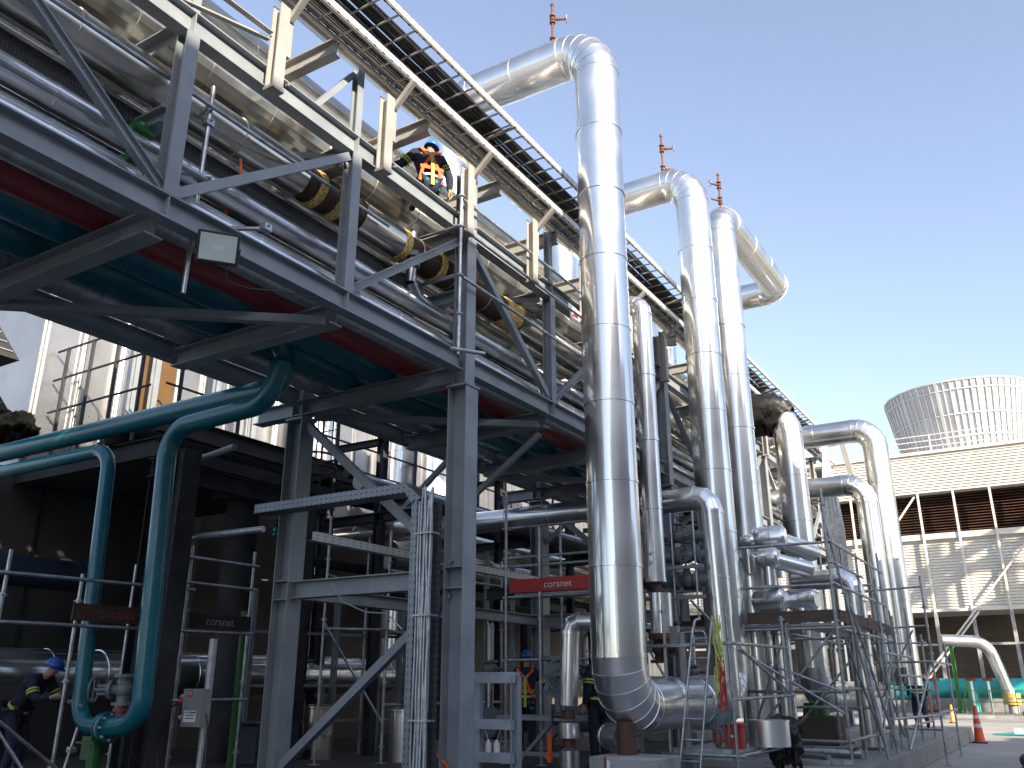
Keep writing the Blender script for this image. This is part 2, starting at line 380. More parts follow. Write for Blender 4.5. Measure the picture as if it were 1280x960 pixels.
for i, y in enumerate(NODES):
    col = any(abs(y - c) < .1 for c in COLS)
    for z, h in ((5.60, .24), (7.70, .28)):
        P('cross_beam', MB().hb((FX - (.085 if z < 6 else .17), y, z), (BX - (.95 if z < 6 and i % 3 == 0 else -.17), y, z), h, .20))
    if i % 3 == 0 or i in (1,):
        P('cross_beam', MB().hb((FX - .15, y, 6.80), (BX + .15, y, 6.80), .18, .15))
    if i % 3 == 0: P('cross_beam', MB().hb((FX - .17, y, 2.88), (BX + .17, y, 2.88), .24, .2))
    if not col:
        for x in (FX, BX):
            P('truss_post', MB().hb((x, y, 5.872), (x, y, 7.678), .16, .15, X).hb((x, y, 7.951), (x, y, 8.95), .11, .10, X))
    if i < 12:
        y2 = NODES[i + 1]
        for x in (FX,) + ((BX,) if i % 2 == 0 else ()):
            if i % 3 == 0: a, b2 = (y + .1, 7.62), (y2 - .06, 5.93)
            else: a, b2 = (y + .08, 5.93), (y2 - .1, 7.62)
            P('diagonal_brace', MB().bar((x, a[0], a[1]), (x, b2[0], b2[1]), .09, .10) if i % 2 else MB().hb((x, a[0], a[1]), (x, b2[0], b2[1]), .10, .09, Z, .012, .01))
            g = (b2 if i % 3 == 0 else a); sg = -1 if i % 3 == 0 else 1
            P('gusset_plate', MB().add([(x-.006, g[0]-.1*sg, 5.872), (x-.006, g[0]+.22*sg, 5.872), (x-.006, g[0]+.16*sg, 6.02), (x-.006, g[0]-.02*sg, 6.06),
                                        (x+.006, g[0]-.1*sg, 5.872), (x+.006, g[0]+.22*sg, 5.872), (x+.006, g[0]+.16*sg, 6.02), (x+.006, g[0]-.02*sg, 6.06)],
                                       [(0,1,2,3),(7,6,5,4),(0,4,5,1),(1,5,6,2),(2,6,7,3),(3,7,4,0)]))
# plan bracing and knee braces
for i in range(1, 12):
    y, y2 = NODES[i], NODES[i+1]
    a, b2 = ((BX + .15, y + .1), (FX - .12, y2 - .1)) if i % 2 else ((FX - .12, y + .1), (BX + .15, y2 - .1))
    if i in (1, 3, 5, 7, 9): P('plan_brace', MB().bar((BX + .15, y + .12, 5.50), (FX - .15, y2 - .1, 5.50), .10, .10))
    P('plan_brace', MB().bar((a[0], a[1], 7.62), (b2[0], b2[1], 7.62), .09, .09))
for y in (NODES[4], NODES[6], NODES[7]):
    P('knee_brace', MB().bar((FX - .2, y, 5.38), (-8.1, y, 4.35), .08, .08)); P('knee_brace', MB().bar((BX + .15, y, 4.5), (-8.1, y, 5.40), .08, .08))
for y in COLS[1:4]:
    P('frame_brace', MB().bar((BX + .12, y, 5.35), (FX - .12, y, 3.05), .11, .11))
    P('frame_brace', MB().bar((FX - .12, y, 2.70), (BX + .12, y, .55), .11, .11))
P('back_beam', MB().hb((BX, 9.3, 2.88), (BX, 16.25, 2.88), .2, .16)); P('back_beam', MB().hb((BX, 16.6, 2.88), (BX, 23.5, 2.88), .2, .16))
# outer posts that lift the tray level
py = [3.43 + 1.83 * k for k in range(-1, 16)]
for k, y in enumerate(py):
    x = FX + .165
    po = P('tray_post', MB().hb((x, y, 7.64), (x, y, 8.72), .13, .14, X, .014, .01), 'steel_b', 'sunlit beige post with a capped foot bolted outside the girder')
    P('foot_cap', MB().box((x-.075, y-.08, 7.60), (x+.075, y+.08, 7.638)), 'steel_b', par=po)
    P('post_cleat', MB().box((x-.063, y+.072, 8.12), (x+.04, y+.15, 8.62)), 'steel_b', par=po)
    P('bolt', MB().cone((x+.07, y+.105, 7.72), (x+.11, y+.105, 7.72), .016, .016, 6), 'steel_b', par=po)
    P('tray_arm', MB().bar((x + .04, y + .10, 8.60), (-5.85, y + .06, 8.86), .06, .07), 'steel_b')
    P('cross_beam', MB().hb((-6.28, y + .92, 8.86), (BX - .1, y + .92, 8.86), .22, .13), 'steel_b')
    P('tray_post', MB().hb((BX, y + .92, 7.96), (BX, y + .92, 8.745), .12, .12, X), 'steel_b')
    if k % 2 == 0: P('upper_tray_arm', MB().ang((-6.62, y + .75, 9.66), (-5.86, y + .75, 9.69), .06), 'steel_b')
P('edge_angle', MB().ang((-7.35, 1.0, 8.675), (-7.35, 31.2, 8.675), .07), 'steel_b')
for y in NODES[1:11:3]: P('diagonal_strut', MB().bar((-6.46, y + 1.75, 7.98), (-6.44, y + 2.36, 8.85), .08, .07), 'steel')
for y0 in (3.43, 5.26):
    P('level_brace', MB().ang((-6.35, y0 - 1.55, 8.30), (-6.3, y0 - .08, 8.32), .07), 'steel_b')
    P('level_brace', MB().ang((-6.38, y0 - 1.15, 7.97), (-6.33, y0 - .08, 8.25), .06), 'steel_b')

# ------------------------------------------------------------------ cable trays with their cables
def ladder_tray(name, label, x0, x1, z, y0, y1, rung, mat='slot', rail_h=.12, rung_w=.022, lip=.03):
    t = T(name, label, 'cable tray', (x0, y0, z))
    MB().ch((x1, y0, z), (x1, y1, z), rail_h, -lip).build('rail', mat, t); MB().ch((x0, y0, z), (x0, y1, z), rail_h, lip).build('rail', mat, t)
    n = int((y1 - y0) / rung); src = None
    for k in range(n):
        if src is None:
            src = MB().box((x0 + .006, y0 + .1, z - rail_h/2 + .004), (x1 - .006, y0 + .1 + rung_w, z - rail_h/2 + .024)).build('rung', 'galv', t)
            r0 = src
        else:
            r0 = src.copy(); COL.objects.link(r0); r0.location = (0, k * rung, 0)
    return t
ladder_tray('cable_tray', 'lower galvanised ladder tray packed with black cables along the rack edge', -6.23, -5.90, 8.95, 1.2, 31.0, .34)
ladder_tray('cable_tray', 'upper galvanised ladder tray half empty with sky between its rungs', -6.48, -5.90, 9.77, 2.0, 31.4, .34)
def bundle(name, label, xs, z, y0, y1, r, cat='cables', mat='cable', amp=.006):
    mb = MB()
    for x in xs:
        n = 14; ph = rnd.uniform(0, 6); dz = rnd.uniform(0, .012)
        mb.tube([(x + amp*math.sin(ph + i*1.7), y0 + (y1-y0)*i/n, z + dz + amp*.5*math.sin(ph*2 + i*2.3)) for i in range(n+1)], r*rnd.uniform(.8, 1.1), 6)
    return tag(mb.build(name, mat), label, cat)
bundle('cable_bundle', 'black cables laid side by side filling the lower ladder tray', [-6.20 + .032*i for i in range(9)], 8.95, 1.3, 30.9, .0125, mat='cable_lit', amp=.003)
bundle('cable_bundle', 'thick black cables heaped on the inner half of the upper ladder tray', [-6.45 + .036*i for i in range(9)], 9.782, 2.1, 31.3, .019, amp=.014)
bundle('cable_bundle', 'second layer of loose black cables lying over those in the upper tray', [-6.43 + .05*i for i in range(6)], 9.825, 2.1, 31.3, .02, amp=.03)
t = T('perforated_cable_tray', 'dark perforated cable tray with bright steel lips behind the girder', 'cable tray', (-7.12, 2.0, 6.89))
MB().box((-7.004, -1, 6.72), (-7.0, 8.7, 6.99)).build('perforated_side', 'perf', t); MB().box((-7.32, -1, 6.715), (-7.006, 8.7, 6.719)).build('tray_bottom', 'galv', t)
MB().bar((-6.99, -1, 7.01), (-6.99, 8.72, 7.01), .045, .035).build('lip', 'clad', t); MB().bar((-6.99, -1, 6.71), (-6.99, 8.72, 6.71), .03, .02).build('lip', 'clad', t)
t = T('perforated_cable_tray', 'longer perforated cable tray seen beyond the main front column', 'cable tray', (-6.95, 9.6, 6.4))
for z0 in (6.22, 6.50):
    MB().box((-6.954, 9.5, z0), (-6.95, 31, z0 + .17)).build('perforated_side', 'perf', t); MB().bar((-6.94, 9.5, z0 + .19), (-6.94, 31, z0 + .19), .05, .03).build('lip', 'clad_dull', t)

# ------------------------------------------------------------------ pipes that lie on the rack
RG = 'pipes lying along the rack'
def rp(label, x, z, r, mat, y0=-1.5, y1=31.5, name='rack_pipe', **k):
    return tag(MB().rings([(V((x, y0, z)), Y, r), (V((x, y1, z)), Y, r)], 24).build(name, mat), label, 'pipe', RG)
rp('thin dull grey pipe hidden just behind the bottom girder, seen from below', -6.86, 5.86, .115, 'galv')
rp('dark red pipe on the bottom level between grey and teal pipes', -7.30, 5.85, .13, 'red')
rp('wide dark teal pipe next to the red pipe on the bottom level', -7.76, 5.97, .25, 'teal')
rp('second wide teal pipe with a bright stripe, farther under the rack', -8.42, 5.99, .27, 'teal')
rp('dull grey pipe at the far edge of the bottom level', -8.95, 5.90, .18, 'galv')
def crp(label, x, z, r, mat='clad', y0=-1.5, y1=31.5, sec=1.2, **k):
    mb = MB(); straight(mb, (x, y0, z), (x, y1, z), r, sec, 24, jit=.002, bead=.004, off=k.get('off', 3.9))
    return tag(mb.build('clad_rack_pipe', mat, None, 14), label, 'pipe', RG)
crp('slim shiny pipe lowest behind the front truss, just above the girder', -6.62, 6.02, .085)
crp('medium shiny pipe behind the front truss, second above the girder', -6.80, 6.17, .105, y1=31)
crp('bright shiny pipe under the perforated tray, third above the girder', -6.83, 6.52, .135, y1=31)
crp('dull clad pipe deep in the rack behind the perforated tray', -7.75, 6.95, .20, 'clad_warm')
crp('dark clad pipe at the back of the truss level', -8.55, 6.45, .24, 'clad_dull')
crp('large clad pipe tinted with golden reflection on the second level nearest the front', -7.38, 8.28, .33, 'clad_warm', sec=.95)
crp('large clad pipe on the second level behind the golden one', -8.25, 8.28, .33, 'clad_warm', sec=.95)
crp('clad pipe on the second level at the far back edge', -9.02, 8.20, .25, 'clad_warm', sec=.95)
crp('large clad pipe on the third level behind the trays', -7.88, 9.33, .35, 'clad_warm', sec=.95)
crp('high clad pipe hugging the inner side of the upper tray', -6.92, 9.95, .28, 'clad_warm', sec=.95)
crp('silver clad pipe on the third level at the back', -8.75, 9.28, .30, 'clad', sec=.95)
crp('slim silver conduit slung under the second level girder', -7.05, 7.46, .05, 'clad', y1=9.0)
crp('slim silver line tucked against the back of the front truss posts', -6.55, 6.38, .032, 'galv')
crp('small dull line between the bright pipes and the tray', -7.32, 6.30, .06, 'clad_dull')
crp('small clad line above the dull pipe deep in the truss level', -7.55, 7.42, .085, 'clad_warm')
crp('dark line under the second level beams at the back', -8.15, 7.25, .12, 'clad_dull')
crp('small silver line riding on the second level between two big pipes', -7.82, 8.62, .06, 'clad')
# insulated line with bare gaps
t = T('half_insulated_pipe', 'clad pipe with bare gaps showing brown wrap and yellow mineral wool', 'pipe', (-6.86, 6.4, 7.29))
cx, cz = -6.86, 7.29
for y0, y1 in ((-1.5, 6.28), (7.28, 8.10), (11.2, 31)):
    mb = MB(); straight(mb, (cx, y0, cz), (cx, y1, cz), .235, 1.0, 28, jit=.002); mb.build('cladding', 'clad_warm', t, 14)
MB().rings([(V((cx, -1.4, cz)), Y, .215), (V((cx, 31, cz)), Y, .215)], 28).build('bare_pipe', 'char', t)
for a, b in ((6.47, 6.60), (6.80, 6.95), (8.11, 8.25), (8.92, 9.06), (10.7, 11.18)):
    MB().rings([(V((cx, a, cz)), Y, .218), (V((cx, a + .02, cz)), Y, .235), (V((cx, b - .02, cz)), Y, .238), (V((cx, b, cz)), Y, .218)], 28).build('mineral_wool', 'wool', t)
for y in (8.5, 9.3, 9.6, 10.2): MB().torus((cx, y, cz), Y, .218, .010).build('tie_wire', 'galv', t)

# ------------------------------------------------------------------ tall risers
RS = 'tall insulated risers in front of the rack'
def sleeve(x, y, z0, z1, r=.16): return MB().cone((x, y, z0), (x, y, z1), r, r, 20)
r1 = clad_pipe('insulated_riser', 'largest and nearest silver riser, rising full height in front of the rack', [(-5.2, 15.0, 1.36), (-5.2, 11.2, 1.36), (-5.2, 11.2, 12.02), (-8.3, 11.2, 12.02), (-8.3, 11.2, 9.9)], .372, .60, 1.12, group=RS, off=2.6)
sleeve(-5.2, 11.35, .74, 1.15, .13).build('support_trunnion', 'brown', r1)
r2 = clad_pipe('insulated_riser', 'second tall silver riser, with its own arm bending back over the trays', [(-5.16, 12.7, 1.36), (-5.16, 15.6, 1.36), (-5.16, 15.6, 11.74), (-8.3, 15.6, 11.74), (-8.3, 15.6, 9.9)], .345, .56, 1.12, group=RS, off=2.9)
r3 = clad_pipe('insulated_riser', 'third tall riser whose top runs back level before turning to the rack', [(-5.10, 17.2, .85), (-5.10, 17.2, 11.68), (-5.02, 21.9, 11.68), (-8.4, 21.9, 11.68), (-8.4, 21.9, 9.4)], .345, .50, 1.12, group=RS, off=2.9)
r4 = clad_pipe('insulated_riser', 'shorter silver riser with a black sheet tied over its bend', [(-4.5, 26, 1.36), (-4.98, 21.0, 1.36), (-4.98, 21.0, 8.05), (-9.0, 21.0, 8.05)], .34, .62, 1.12, group=RS, off=2.9)
r5 = clad_pipe('insulated_riser', 'brightest riser at the right end, highest of the end pair', [(-3.76, 26.0, 1.6), (-3.76, 26.0, 8.62), (-8.6, 26.0, 8.62)], .34, .55, 1.12, group=RS, off=2.9)
r6 = clad_pipe('insulated_riser', 'lower riser of the end pair, bending under the highest one', [(-4.02, 25.0, 1.6), (-4.02, 25.0, 6.85), (-8.6, 25.0, 6.85)], .28, .55, 1.12, group=RS, off=2.9)
rt = clad_pipe('insulated_riser', 'slim straight riser with a cut top between the two largest risers', [(-5.6, 13.62, 3.20), (-5.6, 13.62, 8.12), (-6.3, 13.62, 8.45)], .175, .22, 1.12, group=RS, off=2.9, n=3)
MB().cone((-5.6, 13.62, 2.2), (-5.6, 13.62, 3.3), .09, .09).build('bare_stub', 'brown', rt); MB().cone((-5.6, 13.62, 2.3), (-5.6, 13.62, 2.42), .17, .17).build('flange', 'rust', rt)
rm = clad_pipe('insulated_riser', 'medium riser with a mitred elbow fed by a pipe crossing under the rack', [(-14, 14.6, 4.72), (-4.93, 14.6, 4.72), (-4.86, 14.6, 1.1)], .215, .26, 1.0, group=RS, off=2.9, n=3)
# rust vent valves on top of the arms
def vent(x, y, z, h, label, side):
    t = T('vent_valve', label, 'valve', (x, y, z), 'rusty vent valves on top of the silver pipes')
    MB().cone((x, y, z - .06), (x, y, z + h), .022, .022, 10).build('stem_pipe', 'rust', t)
    MB().cone((x, y, z + h), (x, y, z + h + .05), .034, .034, 8).build('end_cap', 'rust', t)
    for q, zz in enumerate((z + .12, z + h * .68)):
        v = MB().sphere((x, y, zz), .05).cone((x, y, zz - .09), (x, y, zz - .06), .055, .055, 10).cone((x, y, zz + .06), (x, y, zz + .09), .055, .055, 10).build('valve_body', 'rust', t)
        MB().cone((x + side[0]*.05, y + side[1]*.05, zz), (x + side[0]*.24, y + side[1]*.24, zz), .032, .02, 8).build('bonnet', 'rust', v)
        if q: MB().torus((x + side[0]*.25, y + side[1]*.25, zz), side, .075, .009, 14, 6).build('handwheel', 'galv', v)
vent(-6.03, 11.2, 12.39, .92, 'rusty vent valve standing on the arm of the largest riser', (.86, .5, 0))
vent(-5.74, 15.6, 12.08, .95, 'rusty vent valve with a bright handwheel on the second riser arm', (.86, .5, 0))
vent(-5.08, 17.4, 12.02, .78, 'rusty vent valve on the top bend of the third riser', (-.6, -.8, 0))
# black sheet wrapped over the fourth bend
mb = MB(); st = []
for i, (p, d) in enumerate(path([(-6.6, 21.0, 7.8), (-5.9, 21.0, 8.06), (-5.3, 21.0, 8.0), (-5.08, 21.0, 7.75)], .3, 4)): st.append((p, d, .47))
nseg = 40; o = len(mb.v); a0 = Y
for i, (p, d, r) in enumerate(st):
    d = d.normalized(); b0 = d.cross(a0).normalized()
    for k in range(nseg):
        th = 2*math.pi*k/nseg; rr = r * (1 + .10*math.sin(7*th + i*1.3) + .06*math.sin(13*th - i*2.1)) * (1 if i not in (0, len(st)-1) else .9)
        q = p + a0*(math.cos(th)*rr) + b0*(math.sin(th)*rr)
        if q.z < 7.75: q.z -= .55 * (7.9 - q.z) * (1.3 if i < 4 else .3)
        mb.v.append(tuple(q))
for i in range(len(st)-1):
    for k in range(nseg):
        mb.f.append([o+i*nseg+k, o+i*nseg+(k+1) % nseg, o+(i+1)*nseg+(k+1) % nseg, o+(i+1)*nseg+k]); mb.mi.append(0)
tag(mb.build('tarpaulin', 'tarp', None, 60), 'crumpled black sheet tied around the bend of the shorter riser', 'tarpaulin')
# pedestals under the risers
t = T('concrete_pedestal', 'grey concrete block with a dark red stripe under the largest riser', 'pedestal', (-5.02, 11.2, .4))
MB().box((-5.52, 10.85, .40), (-4.58, 11.65, .74)).build('block', 'conc', t, bevel=.02)
MB().box((-5.30, 10.845, .45), (-5.27, 10.849, .74)).build('paint_stripe', 'red', t); MB().box((-5.26, 10.845, .5), (-5.22, 10.849, .70)).build('paint_drip', 'whitep', t)
t = T('concrete_pedestal', 'brown concrete block with a green saddle below the shorter riser', 'pedestal', (-4.9, 20.8, .4))
MB().box((-5.27, 20.35, .40), (-4.47, 21.2, .97)).build('block', 'conc_b', t, bevel=.02); MB().cone((-4.96, 20.75, .97), (-4.96, 20.75, 1.24), .29, .25).build('saddle', 'green', t)
MB().box((-5.2, 20.45, .97), (-4.55, 21.1, .985)).build('saddle_plate', 'green', t)
# cables dropping off the tray end
mb = MB()
for i in range(16):
    a = i / 15; x0 = -5.55 + .12*a; mb.tube([(x0, 27.6, 9.0), (x0 + .02, 27.5, 8.4), (-5.62 + .42*a, 27.2, 7.2 + .1*math.sin(i*2)), (-5.68 + .62*a, 26.9, 5.9), (-5.55 + .5*a, 26.7, 4.4)], .022, 6)
tag(mb.build('cable_drop', 'galv'), 'fan of pale cables dropping from the trays between the end risers', 'cables')
t = T('bracket_frame', 'beige steel bracket jutting out under the tray end', 'bracket', (-5.3, 28, 9))
MB().bar((-6.3, 28.0, 9.05), (-5.05, 28.0, 9.05), .16, .22).build('arm', 'steel_b', t); MB().bar((-5.05, 28.0, 9.1), (-4.85, 28.0, 7.75), .16, .16, Y).build('leg', 'steel_b', t); MB().bar((-6.3, 28.6, 9.05), (-5.05, 28.6, 9.05), .12, .16).build('arm', 'steel_b', t)
# ------------------------------------------------------------------ teal drain loop
bt = plain_pipe('teal_pipe', 'long straight teal pipe leaving the rack and running off to the left', [(-8.15, 6.3, 5.97), (-8.15, 7.55, 5.90), (-8.15, 7.55, 5.28), (-17.5, 7.55, 5.28)], .145, 'teal', .5)
t = T('teal_drain_loop', 'teal pipe loop dropping in a deep U with a bolted flange at its low point', 'pipe', (-10.8, 7.45, .4))
MB().tube([(-17.5, 7.45, 4.90), (-11.52, 7.45, 4.90), (-11.30, 7.45, 1.12), (-10.70, 7.45, 1.10)], .105, 22, .36, 10).build('pipe_run', 'teal', t)
MB().tube([(-10.62, 7.45, 1.10), (-10.02, 7.45, 1.16), (-10.22, 7.45, 5.00), (-8.3, 7.45, 5.05), (-8.1, 7.45, 5.6)], .13, 22, .42, 10).build('pipe_run', 'teal', t)
f = MB().cone((-10.74, 7.45, 1.10), (-10.695, 7.45, 1.10), .185, .185, 24).cone((-10.655, 7.45, 1.10), (-10.61, 7.45, 1.10), .185, .185, 24).build('flange', 'teal', t)
MB().cone((-10.693, 7.45, 1.10), (-10.657, 7.45, 1.10), .17, .17, 24).build('gasket', 'silver_t', f)
mb = MB()
for k in range(8):
    a = math.pi * k / 4; mb.cone((-10.77, 7.45 + .155*math.sin(a), 1.10 + .155*math.cos(a)), (-10.58, 7.45 + .155*math.sin(a), 1.10 + .155*math.cos(a)), .014, .014, 6)
mb.build('bolts', 'silver_t', f)
def gate_valve(name, label, c, s, mat='valve_g', wheel='valve_g', axis=X, wdir=Z, group=None, base=None):
    c = V(c); ax = V(axis); wd = V(wdir); t = T(name, label, 'valve', c, group)
    MB().sphere(c, .11*s).cone(c - ax*.16*s, c + ax*.16*s, .075*s, .075*s).cone(c - ax*.19*s, c - ax*.15*s, .14*s, .14*s).cone(c + ax*.15*s, c + ax*.19*s, .14*s, .14*s).build('valve_body', mat, t)
    MB().cone(c, c + wd*.24*s, .07*s, .06*s).cone(c + wd*.15*s, c + wd*.19*s, .12*s, .12*s).cone(c + wd*.24*s, c + wd*.40*s, .03*s, .022*s).bar(c + wd*.2*s - ax*.05*s, c + wd*.36*s - ax*.05*s, .02*s, .03*s, ax).bar(c + wd*.2*s + ax*.05*s, c + wd*.36*s + ax*.05*s, .02*s, .03*s, ax).build('bonnet', mat, t)
    p = c + wd*.40*s; a, b = frame(wd); mb = MB().torus(p, wd, .15*s, .013*s, 20, 6)
    for u in (a, b): mb.bar(p - u*.15*s, p + u*.15*s, .016*s, .012*s, wd)
    mb.build('handwheel', wheel, t); return t
gate_valve('gate_valve', 'grey gate valve mounted above the low point of the teal loop', (-10.42, 7.45, 1.55), 1.0, axis=Z, wdir=(-.86, -.5, 0))
tag(MB().cone((-10.42, 7.45, 1.22), (-10.42, 7.45, 1.38), .07, .07).cone((-10.42, 7.45, 1.29), (-10.42, 7.45, 1.33), .11, .11).build('red_nozzle', 'red'), 'short red nozzle between the teal loop and its grey valve', 'nozzle')
t = T('pipe_stand', 'green pipe stand under the flange of the teal loop', 'pipe stand', (-10.85, 7.45, .4))
MB().cone((-10.85, 7.45, .4), (-10.85, 7.45, .93), .085, .085).build('post', 'green', t); MB().box((-11.05, 7.3, .90), (-10.68, 7.6, .925)).bar((-11.03, 7.45, .70), (-11.03, 7.45, .98), .03, .2, X).build('saddle', 'green', t); MB().box((-11.02, 7.28, .402), (-10.68, 7.62, .42)).build('foot_plate', 'green', t)

# ------------------------------------------------------------------ gear on the lower front
t = T('floodlight', 'black floodlight with a pale square lens clamped under the girder', 'floodlight', (-6.28, 4.76, 5.5))
mb = MB().box((-.19, -.055, -.15), (.19, .03, .15))
for i in range(9): mb.box((-.17 + i*.04, .03, -.13), (-.155 + i*.04, .065, .13))
h = mb.build('housing', 'black', t, bevel=.008)
MB().box((-.165, -.062, -.125), (.165, -.056, .125)).build('lens', 'lamp_glass', h)
mb = MB().box((-.205, -.03, -.02), (-.193, .12, .02)).box((.193, -.03, -.02), (.205, .12, .02)).box((-.205, .11, -.02), (.205, .12, .02)); mb.build('bracket', 'black', t)
MB().box((-.05, -.059, -.02), (.05, -.0625, .02)).build('led_panel', 'silver_t', h)
for c in list(t.children): c.matrix_parent_inverse = Matrix()
t.rotation_euler = (R(20), 0, R(52)); t.location = (-6.2, 4.78, 5.50)
tag(MB().tube([(-6.22, 4.9, 5.42), (-6.3, 5.0, 5.28), (-6.34, 5.3, 5.33), (-6.36, 5.8, 5.5), (-6.33, 6.4, 5.62)], .008, 6).build('power_cable', 'cable'), 'black lead looping from the floodlight along the girder', 'cable')
TG = 'scaffold tubes clamped on the rack'
def coupler(mb, p, r=.024):
    p = V(p); return mb.box(p - V((.045, .045, .035)), p + V((.045, .045, .035))).cone(p + V((-.06, 0, .012)), p + V((.075, 0, .012)), .012, .012, 6).cone(p + V((0, -.06, -.012)), p + V((0, .075, -.012)), .012, .012, 6)
def rosette(mb, p): return mb.cone(V(p) - Z*.005, V(p) + Z*.005, .062, .062, 8).cone(V(p) - Z*.03, V(p) + Z*.03, .034, .034, 8)
def stube(name, label, pts, coup=(), r=.0242, group=TG, mat='tube'):
    t = T(name, label, 'scaffold tube', pts[0], group)
    MB().tube(pts, r, 12).build('tube', mat, t)
    if coup:
        for c in coup: coupler(MB(), c).build('coupler', 'galv', t)
    return t
stube('scaffold_tube', 'upright scaffold tube with a pale cap passing behind the girder beside the floodlight', [(-6.60, 4.76, 5.12), (-6.60, 4.79, 7.5)], [(-6.6, 4.78, 7.05), (-6.6, 4.77, 6.4)])
stube('scaffold_tube', 'long level scaffold tube slung through the upper left truss', [(-6.54, 2.4, 7.22), (-6.54, 7.6, 7.20)], [(-6.54, 2.5, 7.2)])
stube('scaffold_tube', 'short level scaffold tube clipped to the tube by the floodlight', [(-6.9, 4.4, 6.42), (-6.5, 4.83, 6.40)])
stube('scaffold_tube', 'stub of tube with a loose clamp poking out over the girder', [(-6.75, 5.0, 5.98), (-6.15, 5.32, 5.95)], [(-6.18, 5.3, 5.96)])
t = T('scaffold_guard', 'galvanised scaffold upright with long rails fixed on the main front column', 'scaffold', (-6.2, 8.72, 5.7))
mb = MB().tube([(-6.2, 8.72, 5.72), (-6.2, 8.72, 8.45)], .0242); mb.build('standard', 'tube', t)
for z in (6.3, 6.87, 7.62, 8.1): rosette(MB(), (-6.2, 8.72, z)).build('rosette', 'galv', t)
for z in (6.88, 7.62, 8.08): MB().tube([(-6.2, 8.76, z), (-6.2, 13.3, z - (.02 if z < 8 else 0))], .0242).build('ledger', 'tube', t)
MB().tube([(-6.2, 8.68, 7.62), (-6.95, 8.68, 7.62)], .0242).build('ledger', 'tube', t); MB().tube([(-6.2, 8.68, 6.87), (-7.3, 8.68, 6.87)], .0242).build('ledger', 'tube', t)
MB().tube([(-6.25, 8.6, 5.78), (-6.0, 9.05, 5.80)], .03).build('clamp_arm', 'galv', t)
t = T('warning_sign', 'small white sign with a red mark hung near the rail end', 'sign', (-6.3, 12.3, 7.5))
MB().box((-6.31, 12.15, 7.50), (-6.30, 12.55, 7.78)).build('plate', 'whitep', t); MB().add([(-6.297, 12.2, 7.60), (-6.297, 12.36, 7.76), (-6.297, 12.45, 7.62)], [(0, 1, 2)]).build('red_mark', 'redp', t)
tag(MB().tube([(-6.75, 5.35, 7.0), (-6.76, 5.4, 6.75), (-6.9, 5.33, 6.62), (-6.88, 5.35, 6.3)], .014, 8).build('strap', 'orange'), 'orange lifting strap hanging from the tube in the upper truss', 'strap')
tag(MB().box((-7.35, 5.45, 6.35), (-6.95, 5.95, 6.62)).build('green_clamp', 'green', bevel=.02), 'dark green pipe clamp tucked behind the perforated tray', 'clamp')
for lab, p in (('small bright green fitting behind the first truss post', (-6.72, 4.05, 6.62)), ('lower green fitting beside the first truss post', (-6.72, 4.05, 6.30))):
    tag(MB().cone(p, V(p) + V((0, .22, 0)), .06, .045).sphere(V(p) + V((0, .1, .04)), .06).build('green_fitting', 'green'), lab, 'fitting')
t = T('bent_pipe_support', 'stubby clad valve pipe hanging below the upper girder near the main column', 'valve', (-6.75, 8.4, 7.0))
MB().cone((-6.75, 8.35, 6.75), (-6.75, 8.35, 7.5), .075, .075).build('stem_pipe', 'clad_dull', t); MB().cone((-6.75, 8.35, 7.12), (-6.75, 8.35, 7.2), .12, .12).cone((-6.75, 8.35, 6.98), (-6.75, 8.35, 7.06), .12, .12).build('flange', 'valve_g', t)
MB().tube([(-6.75, 8.35, 6.75), (-6.75, 8.5, 6.6), (-6.75, 9.6, 6.45)], .08, 14, .1, 4).build('outlet', 'clad_dull', t)

# bent conduit tray on the column frame
t = T('bent_cable_tray', 'slotted steel tray bent down in front of the frame, full of grey conduits', 'cable tray', (-6.8, 8.85, 4))
MB().box((-9.75, 8.70, 3.96), (-6.98, 8.704, 4.09)).box((-9.75, 8.704, 3.96), (-6.98, 8.98, 3.964)).build('level_section', 'slot_x', t)
MB().add([(-6.98, 8.70, 4.09), (-6.72, 8.70, 3.86), (-6.86, 8.70, 3.80), (-6.98, 8.70, 3.96), (-6.98, 8.98, 4.09), (-6.72, 8.98, 3.86), (-6.86, 8.98, 3.80), (-6.98, 8.98, 3.96)], [(0,3,2,1), (4,5,6,7), (0,1,5,4), (3,7,6,2)]).build('bend_section', 'slot_x', t)
MB().box((-6.86, 8.70, .42), (-6.765, 8.704, 3.83)).box((-6.856, 8.976, .42), (-6.58, 8.98, 3.83)).box((-6.86, 8.704, .42), (-6.856, 8.98, 3.81)).build('upright_section', 'slot_z', t)
mb = MB()
for i in range(13):
    x = -6.755 + (i % 7)*.032; y = 8.73 + .055*(i // 7) + .012*(i % 3)
    mb.tube([(x + rnd.uniform(-.012, .012), y + rnd.uniform(-.012, .012), .41 + 3.42*k/9 + (.06*(i % 4) if k == 9 else 0)) for k in range(10)], .0165, 8)
for z in (1.2, 2.4, 3.4): mb.box((-6.79, 8.69, z), (-6.52, 8.87, z + .02))
tag(mb.build('conduit_bundle', 'galv'), 'bundle of wavy grey conduits strapped to the upright tray', 'conduits')
t = T('slotted_tray', 'slotted steel tray running back from the rear column under the rack', 'cable tray', (-9.2, 9.4, 3.6))
MB().box((-9.2, 9.35, 3.62), (-9.196, 16.2, 3.74)).box((-9.35, 9.35, 3.62), (-9.2, 16.2, 3.624)).build('tray_body', 'slot', t)
tag(MB().tube([(-8.05, 8.6, 2.86), (-7.85, 8.6, 2.62), (-7.45, 8.6, 2.47), (-7.1, 8.6, 2.44), (-6.9, 8.65, 2.25)], .009, 6).build('hose', 'galv'), 'thin pale hose sagging from the cross beam to the upright tray', 'hose')
